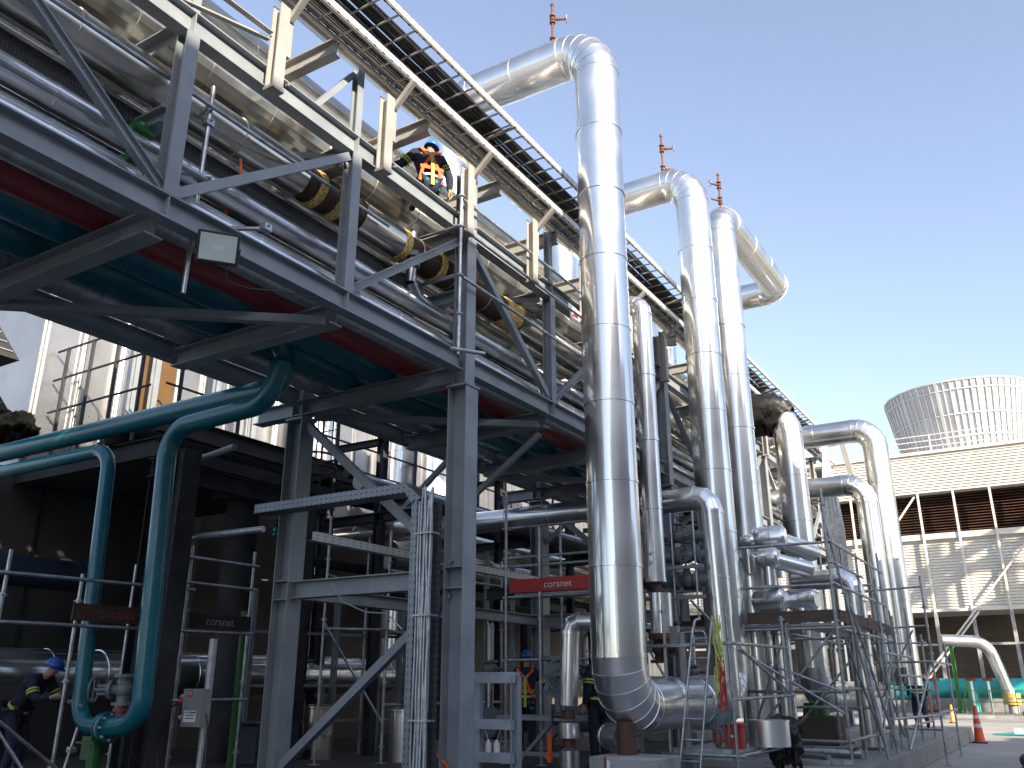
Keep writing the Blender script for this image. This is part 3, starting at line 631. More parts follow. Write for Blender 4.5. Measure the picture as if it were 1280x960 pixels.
tag(MB().tube([(-6.62, 9.0, .86), (-6.45, 9.1, .66), (-6.3, 9.2, .5), (-6.2, 9.3, .42)], .013, 8).tube([(-6.62, 9.03, .85), (-6.43, 9.08, .67), (-6.3, 9.25, .5), (-6.17, 9.35, .42)], .01, 8).build('rope', 'orange'), 'orange rope trailing down between tray and main column', 'rope')
t = T('steel_stand', 'small grey steel stand with an open window frame and shelves', 'stand', (-6.57, 10.3, .4))
x0, x1 = -6.90, -6.25
for x in (x0, x1): MB().ch((x, 10.3, .4), (x, 10.3, 1.72), .12, .08 if x == x0 else -.08, X).build('post', 'stand', t)
MB().bar((x0, 10.3, 1.70), (x1, 10.3, 1.70), .12, .14).build('top_rail', 'stand', t)
for z in (1.12, .72): MB().bar((x0 + .02, 10.3, z), (x1 - .02, 10.3, z), .12, .12).build('shelf', 'stand', t)
MB().bar((x0 + .02, 10.3, .5), (x1 - .02, 10.3, .5), .1, .08).build('shelf', 'stand', t)
for x in (-6.68, -6.55): tag(MB().cone((x, 10.27, .78), (x, 10.27, .90), .04, .04, 12).cone((x, 10.27, .90), (x, 10.27, .93), .022, .022, 8).tube([(x, 10.27, .93), (x + .06*(1 if x > -6.6 else -1), 10.27, 1.06)], .004, 5).build('gauge', 'whitep'), 'small pale instrument standing on the shelf of the steel stand', 'gauge', 'pale instruments on the stand shelf')
# junction box
t = T('junction_box', 'grey junction box with a red square sticker and a white label on a pipe post', 'junction box', (-9.97, 8.2, 1.3))
b = MB().box((-10.13, 8.14, 1.09), (-9.76, 8.27, 1.56)).build('enclosure', 'box_grey', t, bevel=.006)
MB().box((-10.03, 8.134, 1.46), (-9.95, 8.139, 1.54)).build('red_sticker', 'redp', b); MB().box((-10.07, 8.134, 1.15), (-9.84, 8.139, 1.29)).build('white_label', 'whitep', b)
text('A-31 BOMBA', .040, (-9.95, 8.132, 1.265), (R(90), 0, 0), 'black', b)
for z in (1.19, 1.225): MB().box((-10.04, 8.130, z), (-9.87, 8.133, z + .012)).build('print_line', 'black', b)
text('T3', .055, (-9.99, 8.132, 1.50), (R(90), 0, 0), 'whitep', b)
MB().torus((-10.2, 8.2, 1.42), Y, .07, .012, 14, 6).sphere((-10.2, 8.18, 1.4), .05).build('cable_gland', 'redp', t)
for p in ((-10.19, 8.18, 1.2), (-10.19, 8.18, 1.46)): MB().cone(p, V(p) + V((.07, 0, 0)), .035, .035, 10).build('cable_gland', 'galv', t)
tag(MB().cone((-9.9, 8.35, .4), (-9.9, 8.35, 2.2), .055, .055).build('support_post', 'galv'), 'galvanised post carrying the grey junction box', 'post')
tag(MB().tube([(-10.2, 8.2, 1.4), (-10.5, 8.2, 1.3), (-10.6, 8.2, .8), (-10.55, 8.2, .42)], .014, 8, .15, 4).tube([(-9.72, 8.2, 1.25), (-9.66, 8.2, 1.1), (-9.68, 8.2, .5)], .012, 8).build('power_cable', 'cable'), 'dark leads dropping from the junction box to the floor', 'cable')
tag(MB().tube([(-9.42, 8.6, 3.69), (-10.9, 8.6, 3.70), (-11.15, 8.6, 3.2), (-11.25, 8.6, .42)], .045, 14, .22, 6).build('conduit', 'galv'), 'grey conduit bending down from the rear column towards the floor', 'conduit')
tag(MB().cone((-11.38, 10.2, .4), (-11.38, 10.2, 2.75), .085, .085).build('pipe_post', 'green'), 'dark green pipe standing behind the junction box', 'pipe')
tag(MB().cone((-8.3, 11.9, .4), (-8.3, 11.9, 5.2), .10, .10).build('pipe_post', 'green'), 'tall dark green post behind the main front column', 'post')

# ------------------------------------------------------------------ scaffolds
def scaffold(name, label, stds, ledg, braces=(), r=.0242, ros=(1.0,), mat='tube', planks=(), toes=(), decks=()):
    t = T(name, label, 'scaffold', (*stds[0][:2], stds[0][2]))
    for x, y, z0, z1 in stds:
        s = MB().tube([(x, y, z0), (x, y, z1)], r).build('standard', mat, t)
        z = z0 + .25
        while z < z1: rosette(MB(), (x, y, z)).build('rosette', 'galv', s); z += ros[0]
        if z0 < .5: MB().box((x-.07, y-.07, z0), (x+.07, y+.07, z0+.012)).build('base_plate', 'galv', s)
    for a, b in ledg: MB().tube([a, b], r).build('ledger', mat, t)
    for a, b in braces: MB().tube([a, b], r * .95).build('diagonal_brace', mat, t)
    for lo, hi in decks: MB().box(lo, hi).build('deck_board', 'galv', t)
    for a, b in toes: MB().bar(a, b, .03, .20).build('toe_board', 'plank', t)
    return t
sc = scaffold('scaffold_tower', 'tall tube scaffold with a brown toe-boarded platform beside the risers',
  [(-3.33, 16.0, .4, 4.95), (-5.15, 16.35, .4, 4.6), (-3.33, 18.5, .4, 4.1), (-3.33, 21.0, .4, 4.4), (-6.3, 16.0, .4, 3.4), (-5.1, 18.6, .4, 4.0), (-4.2, 16.03, .4, 3.1), (-3.33, 17.2, .4, 3.3), (-3.33, 19.8, .4, 3.2), (-4.3, 19.8, .4, 4.3)],
  [((-3.25, 16.04, 4.0), (-6.4, 16.04, 4.02)), ((-3.25, 16.04, 3.27), (-6.4, 16.04, 3.28)), ((-3.1, 16.04, 2.54), (-6.5, 16.04, 2.54)), ((-3.29, 15.9, 4.02), (-3.29, 21.1, 3.98)), ((-3.29, 15.9, 3.28), (-3.29, 21.1, 3.26)), ((-3.29, 15.9, 2.53), (-3.29, 21.2, 2.53)),
   ((-3.29, 15.9, 1.55), (-3.29, 21.1, 1.55)), ((-3.29, 15.9, .75), (-3.29, 21.1, .75)), ((-3.25, 16.04, 1.5), (-5.3, 16.3, 1.5)), ((-3.25, 16.04, .72), (-5.3, 16.3, .72)), ((-3.3, 18.5, 1.2), (-5.2, 18.6, 1.2)), ((-3.3, 19.8, 3.6), (-4.5, 19.8, 3.6)), ((-3.29, 15.9, 3.65), (-3.29, 18.7, 3.64)), ((-4.24, 15.9, 2.48), (-4.3, 21.0, 2.48)), ((-5.12, 16.2, 3.9), (-5.1, 18.8, 3.9)), ((-3.3, 18.5, 2.48), (-5.2, 18.5, 2.48)), ((-3.3, 21, 2.48), (-5.2, 21, 2.48))],
  [((-3.36, 16.02, 4.62), (-2.93, 16.9, .42)), ((-3.42, 16.08, 2.48), (-5.1, 16.1, .6)), ((-3.25, 16.1, 2.4), (-3.25, 18.4, .7)), ((-3.25, 20.9, 2.4), (-3.25, 18.6, .8)), ((-3.36, 16.05, 1.5), (-4.4, 16.05, 1.9)), ((-3.25, 18.6, 2.4), (-3.25, 20.9, .6)), ((-4.25, 16.0, 2.4), (-5.15, 16.3, .5)), ((-3.36, 18.55, 2.4), (-5.05, 18.6, .6))],
  toes=[((-3.36, 15.98, 2.74), (-4.85, 15.98, 2.74)), ((-4.95, 15.98, 2.74), (-6.5, 15.98, 2.74)), ((-3.27, 16.05, 2.74), (-3.27, 18.4, 2.74)), ((-3.27, 18.45, 2.74), (-3.27, 21.1, 2.74))],
  decks=[((-6.4, 16.08 + .31*i, 2.585), (-3.4, 16.37 + .31*i, 2.625)) for i in range(3)] + [((-4.1 + .31*i, 17.05, 2.585), (-3.81 + .31*i, 21.0, 2.625)) for i in range(2)])
MB().bar((-4.6, 15.96, 2.76), (-4.25, 15.965, 2.76), .004, .26).build('board_patch', 'plank', sc)
lower = scaffold('tube_scaffold', 'low scaffold frame with a grey deck around the foot of the nearest risers',
  [(-5.08, 12.55, .4, 2.75), (-4.13, 12.6, .4, 2.7), (-4.05, 15.2, .4, 2.7), (-5.05, 15.2, .4, 2.3)],
  [((-5.35, 12.52, 2.15), (-4.0, 12.56, 2.17)), ((-4.09, 12.5, 2.17), (-4.05, 15.35, 2.2)), ((-4.09, 12.5, 1.42), (-4.02, 15.4, 1.45)), ((-5.2, 12.52, 1.44), (-4.4, 12.55, 1.46)), ((-4.09, 12.5, .69), (-3.98, 14.5, .70)), ((-5.2, 12.52, .69), (-4.0, 12.56, .69))],
  [((-5.25, 14.2, 2.95), (-4.75, 14.6, 2.3)), ((-4.95, 15.25, 2.25), (-3.35, 16.0, 1.15)), ((-4.0, 12.7, 2.1), (-4.0, 15.1, 1.5))],
  decks=[((-5.05, 12.66 + .31*i, .715), (-4.14, 12.95 + .31*i, .755)) for i in range(5)])
MB().bar((-5.05, 12.60, .70), (-4.2, 12.60, .70), .02, .14).build('deck_edge', 'galv', lower)
far = scaffold('tube_scaffold', 'outer tube scaffold standing at the right on the slab edge',
  [(-2.62, 21.9, .02, 3.95), (-3.05, 18.6, .4, 3.6), (-3.75, 22.6, .4, 4.6), (-3.1, 22.4, .4, 3.3), (-4.4, 22.6, .4, 4.9), (-2.62, 24.6, .02, 2.6), (-3.1, 20.4, .4, 3.0), (-3.1, 24.4, .4, 2.8), (-3.75, 24.4, .4, 3.4)],
  [((-2.6, 21.94, 3.72), (-4.5, 22.6, 3.72)), ((-2.6, 21.94, 2.86), (-4.5, 22.6, 2.86)), ((-2.62, 21.8, 2.1), (-2.62, 25.4, 2.1)), ((-2.6, 21.94, 2.1), (-4.5, 22.62, 2.1)), ((-3.09, 18.5, 1.0), (-2.6, 22.1, 1.0)), ((-2.62, 21.8, 1.05), (-2.62, 25.2, 1.05)), ((-3.05, 18.5, 2.2), (-3.1, 22.5, 2.2)), ((-3.05, 18.5, 1.4), (-3.75, 22.6, 1.4)), ((-2.6, 21.98, .7), (-4.4, 22.64, .7)), ((-3.1, 20.3, 1.8), (-3.1, 24.5, 1.8)), ((-3.1, 20.3, .8), (-3.1, 24.5, .8)), ((-3.0, 24.4, 2.6), (-3.9, 24.4, 2.6)), ((-3.0, 24.4, 1.5), (-3.9, 24.4, 1.5)), ((-3.75, 22.5, 3.0), (-3.75, 24.5, 3.0))],
  [((-2.66, 21.9, 2.05), (-2.98, 19.6, .42)), ((-3.0, 22.4, 2.8), (-4.3, 22.6, .6)), ((-3.3, 17.2, 3.0), (-3.05, 18.7, .45)), ((-3.15, 17.3, 2.0), (-2.98, 17.2, .42))])
# scaffold under the rack with red boards
sc3 = scaffold('scaffold_bay', 'galvanised scaffold bay under the rack holding the bright red board',
  [(-8.12, 13.0, .4, 4.9), (-7.45, 13.0, .4, 4.2), (-5.75, 13.1, .4, 3.6), (-8.12, 15.0, .4, 4.6)],
  [((-8.2, 13.04, 4.22), (-5.6, 13.04, 4.22)), ((-8.2, 13.04, 3.55), (-5.6, 13.06, 3.55)), ((-8.2, 13.04, 3.70), (-5.6, 13.06, 3.70)), ((-8.2, 13.04, 3.03), (-5.6, 13.06, 3.03)), ((-8.2, 13.04, 2.0), (-6.6, 13.06, 2.0))],
  [], decks=[((-8.0, 13.1, 3.06), (-5.8, 13.7, 3.10))])
b = MB().box((-8.03, 12.965, 3.10), (-5.9, 12.99, 3.32)).build('toe_board', 'redp', sc3); b['label'] = 'bright red board with pale lettering'
text('coranet', .17, (-7.08, 12.96, 3.205), (R(90), 0, 0), 'silver_t', b)
sc4 = scaffold('scaffold_bay', 'dim scaffold bay deep under the rack behind the teal loop, with lettered boards',
  [(-11.0, 8.7, .4, 3.6), (-11.0, 9.92, .4, 3.65), (-11.0, 7.0, .4, 3.0), (-11.0, 6.0, .4, 3.2), (-12.3, 8.7, .4, 3.4)],
  [((-10.97, 5.0, 2.32), (-10.97, 10.0, 2.37)), ((-10.97, 8.6, 3.05), (-10.97, 10.0, 3.05)), ((-10.97, 8.6, 3.42), (-10.97, 10.0, 3.42)), ((-10.97, 8.6, 1.4), (-10.97, 10.0, 1.4)), ((-10.97, 5.0, 2.9), (-10.97, 8.8, 2.95))],
  [((-10.9, 5.6, 1.6), (-10.9, 7.3, .42))])
for y0, y1, yc, m in ((6.9, 8.55, 7.55, 'char'), (8.75, 9.9, 9.3, 'dark')):
    b = MB().box((-10.955, y0, 2.40), (-10.93, y1, 2.62)).build('toe_board', m, sc4)
    text('coranet', .17, (-10.925, yc, 2.51), (R(90), 0, R(90)), 'box_grey' if m == 'dark' else 'red', b)
# ladder
t = T('step_ladder', 'grey aluminium ladder leaning against the low scaffold with looped top', 'ladder', (-4.62, 12.3, .42))
for dx in (0, .30): MB().tube([(-4.86 + dx, 12.25, .42), (-4.60 + dx*.9, 12.46, 2.35), (-4.56 + dx*.85, 12.48, 2.50), (-4.48 + dx*.6, 12.5, 2.52)], .02, 10, .05, 3).build('stile', 'tube', t)
for i in range(7):
    z = .62 + .27*i; f = (z - .42) / 1.93; MB().tube([(-4.86 + .26*f, 12.25 + .21*f, z), (-4.56 + .235*f, 12.25 + .21*f, z)], .014, 8).build('rung', 'tube', t)
# gear hung on the low scaffold
def hang(mb, n, x, y, z1, z0, sp, r, rr):
    for k in range(n):
        xa = x + rr.uniform(-sp, sp)*.5; xb = x + rr.uniform(-sp, sp)*.5; zb = z0 + rr.uniform(0, .25)*(z1 - z0); m = [(xa, y + rr.uniform(-.02, .02), z1)]
        for i in range(1, 6): f = i/6; m.append((xa + (x + rr.uniform(-sp, sp) - xa)*f, y - .03 + rr.uniform(-.03, .03), z1 + (zb - z1)*f))
        m += [(x + rr.uniform(-sp, sp)*.6, y - .04, zb - .02), (xb + .02, y - .04, zb + .05), (xb, y, zb + (z1 - zb)*rr.uniform(.3, .9))]
        P2 = [V(q) for q in m]
        for a2, b2 in zip(P2[:-1], P2[1:]): mb.bar(a2, b2 + (b2 - a2)*.08, r*2.2, r*.7, V((rr.uniform(-.5, .5), 1, 0)))
hr = random.Random(5)
mb = MB(); hang(mb, 5, -4.24, 12.47, 2.55, 1.40, .13, .007, hr)
tag(mb.build('safety_harness', 'yellow'), 'yellow fall-arrest harness hanging from the low scaffold rail', 'harness')
mb = MB(); hang(mb, 4, -4.21, 12.44, 2.0, 1.2, .12, .008, hr)
tag(mb.build('safety_strap', 'redp'), 'red straps tangled in the yellow harness', 'strap')
mb = MB()
for k in range(7):
    x = -4.36 + .028*k; mb.tube([(x, 12.55, 1.32 - .09*(k % 3)), (x + hr.uniform(-.05, .03), 12.5, 1.08), (x + hr.uniform(-.05, .05), 12.49, .92), (x + hr.uniform(-.08, .05), 12.55, .78), (x + .05, 12.62, .775)], .006, 6, .08, 3)
tag(mb.build('rope_coil', 'tealw'), 'green and grey lines coiled on the low deck below the harness', 'rope')
t = T('tool_box', 'small red steel tool box on the low scaffold deck', 'tool box', (-4.27, 13.0, .757)); MB().box((-4.42, 12.95, .757), (-4.16, 13.15, 1.05)).build('body', 'redp', t, bevel=.01); MB().box((-4.43, 12.94, 1.05), (-4.15, 13.16, 1.09)).build('lid', 'redp', t, bevel=.008); MB().cone((-4.29, 12.948, .92), (-4.29, 12.93, .92), .018, .018).build('latch', 'whitep', t)
tag(MB().sphere((-4.47, 12.85, .86), .075, sz=(.8, .8, 1.3)).cone((-4.47, 12.85, .95), (-4.47, 12.85, 1.12), .03, .02).build('red_bottle', 'redp'), 'rounded red bottle beside the red tool box', 'bottle')
tag(MB().rings([(V((-4.0, 13.75, .757)), Z, .30), (V((-4.0, 13.75, 1.10)), Z, .30)], 28).rings([(V((-4.0, 13.75, 1.10)), Z, .31), (V((-4.0, 13.75, 1.12)), Z, .31)], 28).build('cladding_drum', 'clad', None, 20), 'short shiny cladding drum standing on the low deck', 'drum')
from mathutils import noise as mno
def blob_sheet(name, label, cx, cy, z0, z1, rx, ry, mat, cat, seed=1):
    mb = MB(); n = 64; lev = 26
    for j in range(lev + 1):
        f = j / lev; z = z1 + (z0 - z1) * f
        for k in range(n):
            th = 2*math.pi*k/n; s = min(1, .25 + 1.4*math.sqrt(f)) * (1 - .35*f)
            u = V((math.cos(th)*1.6 + seed*3, math.sin(th)*1.6, f*2.2)); w_ = mno.noise(u*1.3)*.55 + mno.noise(u*3.1)*.28 + .16*abs(mno.noise(u*6.0))
            s *= 1 + w_
            mb.v.append((cx + rx*s*math.cos(th), cy + ry*s*math.sin(th), z + .10*mno.noise(u*2.2 + V((9, 0, 0))) - (.09*f*mno.noise(V((math.cos(th)*2, math.sin(th)*2, seed))))))
    for j in range(lev):
        for k in range(n): mb.f.append([j*n+k, (j+1)*n+k, (j+1)*n+(k+1) % n, j*n+(k+1) % n]); mb.mi.append(0)
    mb.f.append(list(range(n))); mb.mi.append(0)
    return tag(mb.build(name, mat, None, 60), label, cat)
blob_sheet('plastic_bag', 'black plastic sheet draped over the end of the low scaffold', -3.98, 14.5, .45, 1.14, .28, .2, 'tarp', 'plastic sheet', 2)
mb = MB(); n = 14
for j in range(5):
    for k in range(n): mb.v.append((-4.35 + .065*k + .01*j*math.sin(k), 24.2 + .05*math.sin(k*1.9) + .03*j*math.cos(k*1.3), 2.02 - j*(.065 + .045*abs(math.sin(k*.9)))))
for j in range(4):
    for k in range(n-1): mb.f.append([j*n+k, (j+1)*n+k, (j+1)*n+k+1, j*n+k+1]); mb.mi.append(0)
o = tag(mb.build('dust_sheet', 'conc_b', None, 60), 'brown dust sheet hanging in points below the end pair of risers', 'sheet'); sm = o.modifiers.new('thickness', 'SOLIDIFY'); sm.thickness = .012

# ------------------------------------------------------------------ valve stations between the risers
mb = MB()
t = T('valve_station', 'dark cluster of flanged valves behind the medium riser', 'valves', (-5.5, 14.4, 3.0))
for z in (4.05, 3.72, 3.3): MB().cone((-6.3, 14.5, z), (-4.95, 14.5, z), .10, .10).build('pipe_run', 'valve_g', t)
for x, z in ((-5.95, 4.05), (-5.45, 4.05), (-5.7, 3.72), (-5.3, 3.72), (-5.9, 3.3), (-5.35, 3.3)):
    v = MB().sphere((x, 14.45, z), .125, sz=(1.1, .9, .95)).cone((x - .17, 14.45, z), (x - .14, 14.45, z), .155, .155).cone((x - .21, 14.45, z), (x - .18, 14.45, z), .155, .155).cone((x + .14, 14.45, z), (x + .17, 14.45, z), .155, .155).cone((x + .18, 14.45, z), (x + .21, 14.45, z), .155, .155).build('valve_body', 'valve_g', t)
    MB().cone((x, 14.42, z + .08), (x, 14.38, z + .2), .07, .06).cone((x, 14.38, z + .2), (x, 14.38, z + .22), .10, .10).cone((x, 14.38, z + .22), (x, 14.36, z + .36), .025, .02).build('bonnet', 'valve_g', v)
    MB().torus((x, 14.36, z + .36), (0, -.5, .86), .10, .010, 16, 6).bar((x - .1, 14.36, z + .36), (x + .1, 14.36, z + .36), .014, .012).build('handwheel', 'valve_g', v)
for x in (-6.1, -5.55, -5.15): MB().tube([(x, 14.3, 2.62), (x, 14.3, 4.45)], .018, 8).build('impulse_line', 'galv', t)
for z in (3.0, 3.5): MB().bar((-6.2, 14.25, z), (-5.0, 14.25, z), .05, .06).build('support_bar', 'steel', t)
MB().bar((-6.3, 14.0, 4.3), (-5.7, 14.35, 4.05), .10, .12).build('bracket', 'steel', t)
MB().cone((-5.8, 14.5, 2.62), (-5.8, 14.5, 3.2), .16, .16).cone((-5.45, 14.45, 2.62), (-5.45, 14.45, 3.05), .08, .08).build('actuator', 'valve_g', t)
def clad_box(label, c, r, L, axis, group='insulated valve covers by the scaffold', extra=None, leg=0):
    """rounded sheet metal cover over a valve"""
    c = V(c); ax = V(axis).normalized(); t = T('valve_cover', label, 'valve cover', c, group)
    mb = MB().rings([(c - ax*L/2, ax, r*.72), (c - ax*(L/2 - .05), ax, r*.97), (c - ax*(L/2 - .09), ax, r), (c + ax*(L/2 - .09), ax, r), (c + ax*(L/2 - .05), ax, r*.97), (c + ax*L/2, ax, r*.72)], 24); mb.build('sheet_cover', 'clad', t, 20)
    MB().torus(c, ax, r*1.0, .006, 24, 6).build('strap', 'clad_dull', t)
    if leg: MB().rings([(c, Z, r*.6), (c - Z*leg, Z, r*.6)], 20).build('neck', 'clad', t, 20)
    if extra: MB().rings([(c, V(extra), r*.75), (c + V(extra), V(extra), r*.75), (c + V(extra)*1.06, V(extra), r*.5)], 20).build('side_pipe', 'clad', t, 20)
    return t
clad_box('highest rounded silver valve cover beside the scaffold rail', (-4.56, 17.0, 4.30), .24, .55, (1, .1, 0), leg=.75, extra=(.45, 1.3, -.15))
clad_box('silver valve cover under the rail, with a long sleeve pointing right', (-4.55, 16.6, 3.86), .20, .42, (1, 0, 0), leg=.5, extra=(.62, .55, -.20))
clad_box('small silver valve cover hidden left of the higher one', (-4.95, 16.7, 4.22), .13, .3, (1, 0, 0), leg=.6)
clad_box('low mitred silver cover just above the toe board, left one', (-4.62, 16.75, 3.10), .22, .62, (1, -.2, .05), leg=.3)
clad_box('low mitred silver cover just above the toe board, right one', (-4.10, 17.0, 3.12), .19, .60, (1, -.2, -.05), leg=.3)
clad_pipe('clad_standpipe', 'plain silver standpipe rising beside the rounded covers', [(-4.56, 16.95, .9), (-4.56, 16.95, 3.3)], .17, None, .8, off=1)
clad_pipe('clad_standpipe', 'small silver standpipe between scaffold and end risers', [(-3.65, 19.6, .45), (-3.65, 19.6, 3.75), (-4.9, 19.8, 3.75)], .21, .3, .8, off=1, parts=False)
clad_pipe('clad_standpipe', 'short silver pipe with a cone cap behind the corner of the scaffold', [(-3.75, 20.2, .42), (-3.75, 20.2, 2.0)], .23, None, .7, off=1)
t = clad_pipe('clad_drop', 'short silver elbow with two rusty drain valves below, left of the largest riser', [(-5.75, 11.8, 2.48), (-6.19, 11.7, 2.48), (-6.25, 11.7, 1.33)], .135, .14, 1.0, off=1, n=2)
for z in (1.2, .82):
    MB().cone((-6.25, 11.7, z - .05), (-6.25, 11.7, z + .07), .09, .09).cone((-6.25, 11.7, z), (-6.45, 11.62, z), .045, .035).build('valve_body', 'brown', t); MB().torus((-6.47, 11.62, z), (-.9, -.4, 0), .085, .01, 16, 6).build('handwheel', 'black', t)
for z0, z1 in ((.90, 1.10), (.42, .74)): MB().rings([(V((-6.25, 11.7, z0)), Z, .145), (V((-6.25, 11.7, z1)), Z, .145)], 24).build('cladding', 'clad', t, 20)
clad_pipe('clad_branch', 'silver dome-ended branch just left of the largest riser foot', [(-5.75, 11.95, .93), (-5.3, 11.5, .93)], .17, None, 1, off=1)
clad_pipe('clad_branch', 'short vertical silver sleeve right of the largest riser', [(-5.25, 12.9, 2.35), (-5.25, 12.9, 2.95)], .17, None, 1, off=1)
gate_valve('gate_valve', 'rusty valve directly below the slim straight riser', (-5.6, 13.62, 2.15), 1.1, 'brown', 'brown', Z, (1, -.3, 0))
t = T('instrument_post', 'pale instrument post with tubing beside the nearest riser', 'instrument', (-4.95, 12.9, .42)); MB().cone((-4.95, 12.9, .42), (-4.95, 12.9, 2.35), .05, .05).build('post', 'box_grey', t); MB().box((-5.1, 12.82, 2.2), (-4.98, 12.95, 2.45)).build('gauge_box', 'box_grey', t); MB().tube([(-4.95, 12.9, 2.35), (-4.6, 12.95, 2.38), (-4.58, 12.95, 2.2)], .012, 8, .06, 3).build('tubing', 'galv', t)
for i, (x, y) in enumerate(((-5.3, 14.2), (-5.0, 14.0))): tag(MB().rings([(V((x, y, 1.36)), V((.2, 1, 0)), .40), (V((x + .03, y + .2, 1.36)), V((.2, 1, 0)), .40)], 24).build('saddle_plate', 'galv'), ('rounded steel saddle plate over the low header, nearer' if i else 'rounded steel saddle plate over the low header, farther'), 'saddle')
tag(MB().cone((-4.6, 16.1, .55), (-3.2, 16.15, .55), .09, .09).cone((-4.2, 16.0, .5), (-3.6, 15.6, .5), .05, .05).build('white_pipe', 'clad_dull'), 'pale pipe lying low in front of the brown pedestal', 'pipe')
for i in range(4): tag(MB().box((-4.6 + .2*i, 15.3 + .1*i, .405), (-3.7 + .15*i, 15.42 + .1*i, .47)).build('sheet_offcut', 'galv'), ['pale metal offcut on the slab nearest the low deck', 'second pale offcut on the slab', 'third pale offcut on the slab', 'pale offcut farthest from the low deck'][i], 'offcut', 'pale offcuts on the slab')
# ------------------------------------------------------------------ dim plant behind and under the rack
bh = T('boiler_house', 'silver clad boiler house with vertical seams, sunlit far behind the rack', 'building', (-19, 22, .4))
mb = MB().box((-30, 8.6, .4), (-16.1, 42, 9.6))
w_ = mb.build('wall', 'wallm', bh)
mb = MB(); y = 8.7; k = 0
while y < 42:
    h = 9.5; mb.box((-16.1, y, .5), (-16.1 + .05 + .03*(k % 2), y + .62, h)); y += .72 + .1*((k*7) % 3 == 0); k += 1
for k in range(46): mb.box((-16.04, 8.68 + .74*k, .5), (-15.99, 8.71 + .74*k, 9.5))
w2 = mb.build('cladding_panels', 'wallm', bh)
for yy in (10.25, 14.6, 19.0, 23.3, 28.0): MB().cone((-15.88, yy, .5), (-15.88, yy, 9.4), .07, .07, 14).build('downpipe', 'clad', bh)
MB().box((-16.05, 10.85, 6.2), (-15.95, 11.6, 9.1)).build('door', 'door', bh)
MB().torus((-15.93, 11.2, 7.3), X, .16, .012, 14, 6).build('hose_hook', 'black', bh)
MB().rings([(V((-15.4, 20.6, .5)), Z, .75), (V((-15.4, 20.6, 12)), Z, .75)], 28).build('stack_duct', 'clad', bh, 14)
MB().rings([(V((-15.5, 15.6, .5)), Z, .5), (V((-15.5, 15.6, 12)), Z, .5)], 28).build('stack_duct', 'clad', bh, 14)
for yy in (11.0, 11.5, 13.2, 14.0, 14.4): MB().hb((-15.2, yy*.92, 5.5), (-15.2, yy*.92, 9.0), .14, .12).build('frame_post', 'steel', bh)
t = T('stair_landing', 'thin dark handrails crossing in front of the silver boiler house', 'railing', (-16.5, 10, 6.6))
for z in (6.9, 7.55, 8.15): MB().tube([(-15.95, 8.9, z - .35), (-12.9, 8.9, z - .33)], .022, 8).build('rail', 'steel_d', t)
for x in (-15.6, -14.8, -14, -13.2): MB().bar((x, 8.9, 5.6), (x, 8.9, 7.82), .05, .05).build('post', 'steel_d', t)
wk = T('service_walkway', 'dark steel walkway with posts and rails behind the rack against the bright wall', 'walkway', (-13.4, 20, .4))
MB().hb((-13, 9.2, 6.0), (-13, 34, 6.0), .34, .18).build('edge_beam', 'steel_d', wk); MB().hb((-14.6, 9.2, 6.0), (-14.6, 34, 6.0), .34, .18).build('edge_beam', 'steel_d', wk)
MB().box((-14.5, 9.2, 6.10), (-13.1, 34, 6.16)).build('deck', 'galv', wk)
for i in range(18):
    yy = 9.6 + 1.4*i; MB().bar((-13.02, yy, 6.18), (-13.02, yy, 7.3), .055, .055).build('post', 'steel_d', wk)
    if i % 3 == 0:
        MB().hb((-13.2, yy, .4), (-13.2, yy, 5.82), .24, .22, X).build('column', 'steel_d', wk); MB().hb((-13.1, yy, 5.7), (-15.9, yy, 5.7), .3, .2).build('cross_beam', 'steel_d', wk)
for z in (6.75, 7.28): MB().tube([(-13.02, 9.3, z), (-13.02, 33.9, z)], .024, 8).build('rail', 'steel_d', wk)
cl = T('caged_ladder', 'dark ladder with round cage hoops rising behind the rear column', 'ladder', (-12.4, 12.6, 3))
for dx in (-.2, .2): MB().bar((-12.4 + dx, 12.9, .4), (-12.4 + dx, 12.9, 7.4), .05, .02).build('stile', 'steel_d', cl)
for z in (5.75, 6.0, 6.9): MB().torus((-12.4, 12.55, z), Z, .42, .025, 24, 6).build('hoop', 'steel_d', cl)
for i in range(20): MB().tube([(-12.6, 12.9, .7 + .33*i), (-12.2, 12.9, .7 + .33*i)], .012, 6).build('rung', 'steel_d', cl)
for a in (0, 1, 2, 3, 4): MB().bar((-12.4 + .42*math.cos(a*.78 + 3.14), 12.55 + .42*math.sin(a*.78 + 3.14), 5.7), (-12.4 + .42*math.cos(a*.78 + 3.14), 12.55 + .42*math.sin(a*.78 + 3.14), 6.95), .03, .008).build('cage_strap', 'steel_d', cl)
tag(MB().box((-16.4, 8.0, .4), (-15.6, 11.9, 5.3)).build('concrete_wall', 'conc_d'), 'concrete wall coloured dark for shade behind the teal loop', 'wall')  # shade at the back is put into this wall's dark colour
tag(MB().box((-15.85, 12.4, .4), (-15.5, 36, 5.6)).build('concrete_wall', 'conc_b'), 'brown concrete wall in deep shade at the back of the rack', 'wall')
tag(MB().box((-15.595, 8.85, .45), (-15.56, 8.88, 5.1)).build('wall_conduit', 'black'), 'black conduit running up the dark concrete wall', 'conduit')
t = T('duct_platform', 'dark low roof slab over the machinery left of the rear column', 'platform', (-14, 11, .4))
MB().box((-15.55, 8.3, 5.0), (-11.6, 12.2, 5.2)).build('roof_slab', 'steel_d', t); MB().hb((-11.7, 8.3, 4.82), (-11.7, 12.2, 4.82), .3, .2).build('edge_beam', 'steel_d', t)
for yy in (8.5, 11.7): MB().hb((-11.7, yy, .4), (-11.7, yy, 4.66), .26, .24, X).build('column', 'steel_d', t)
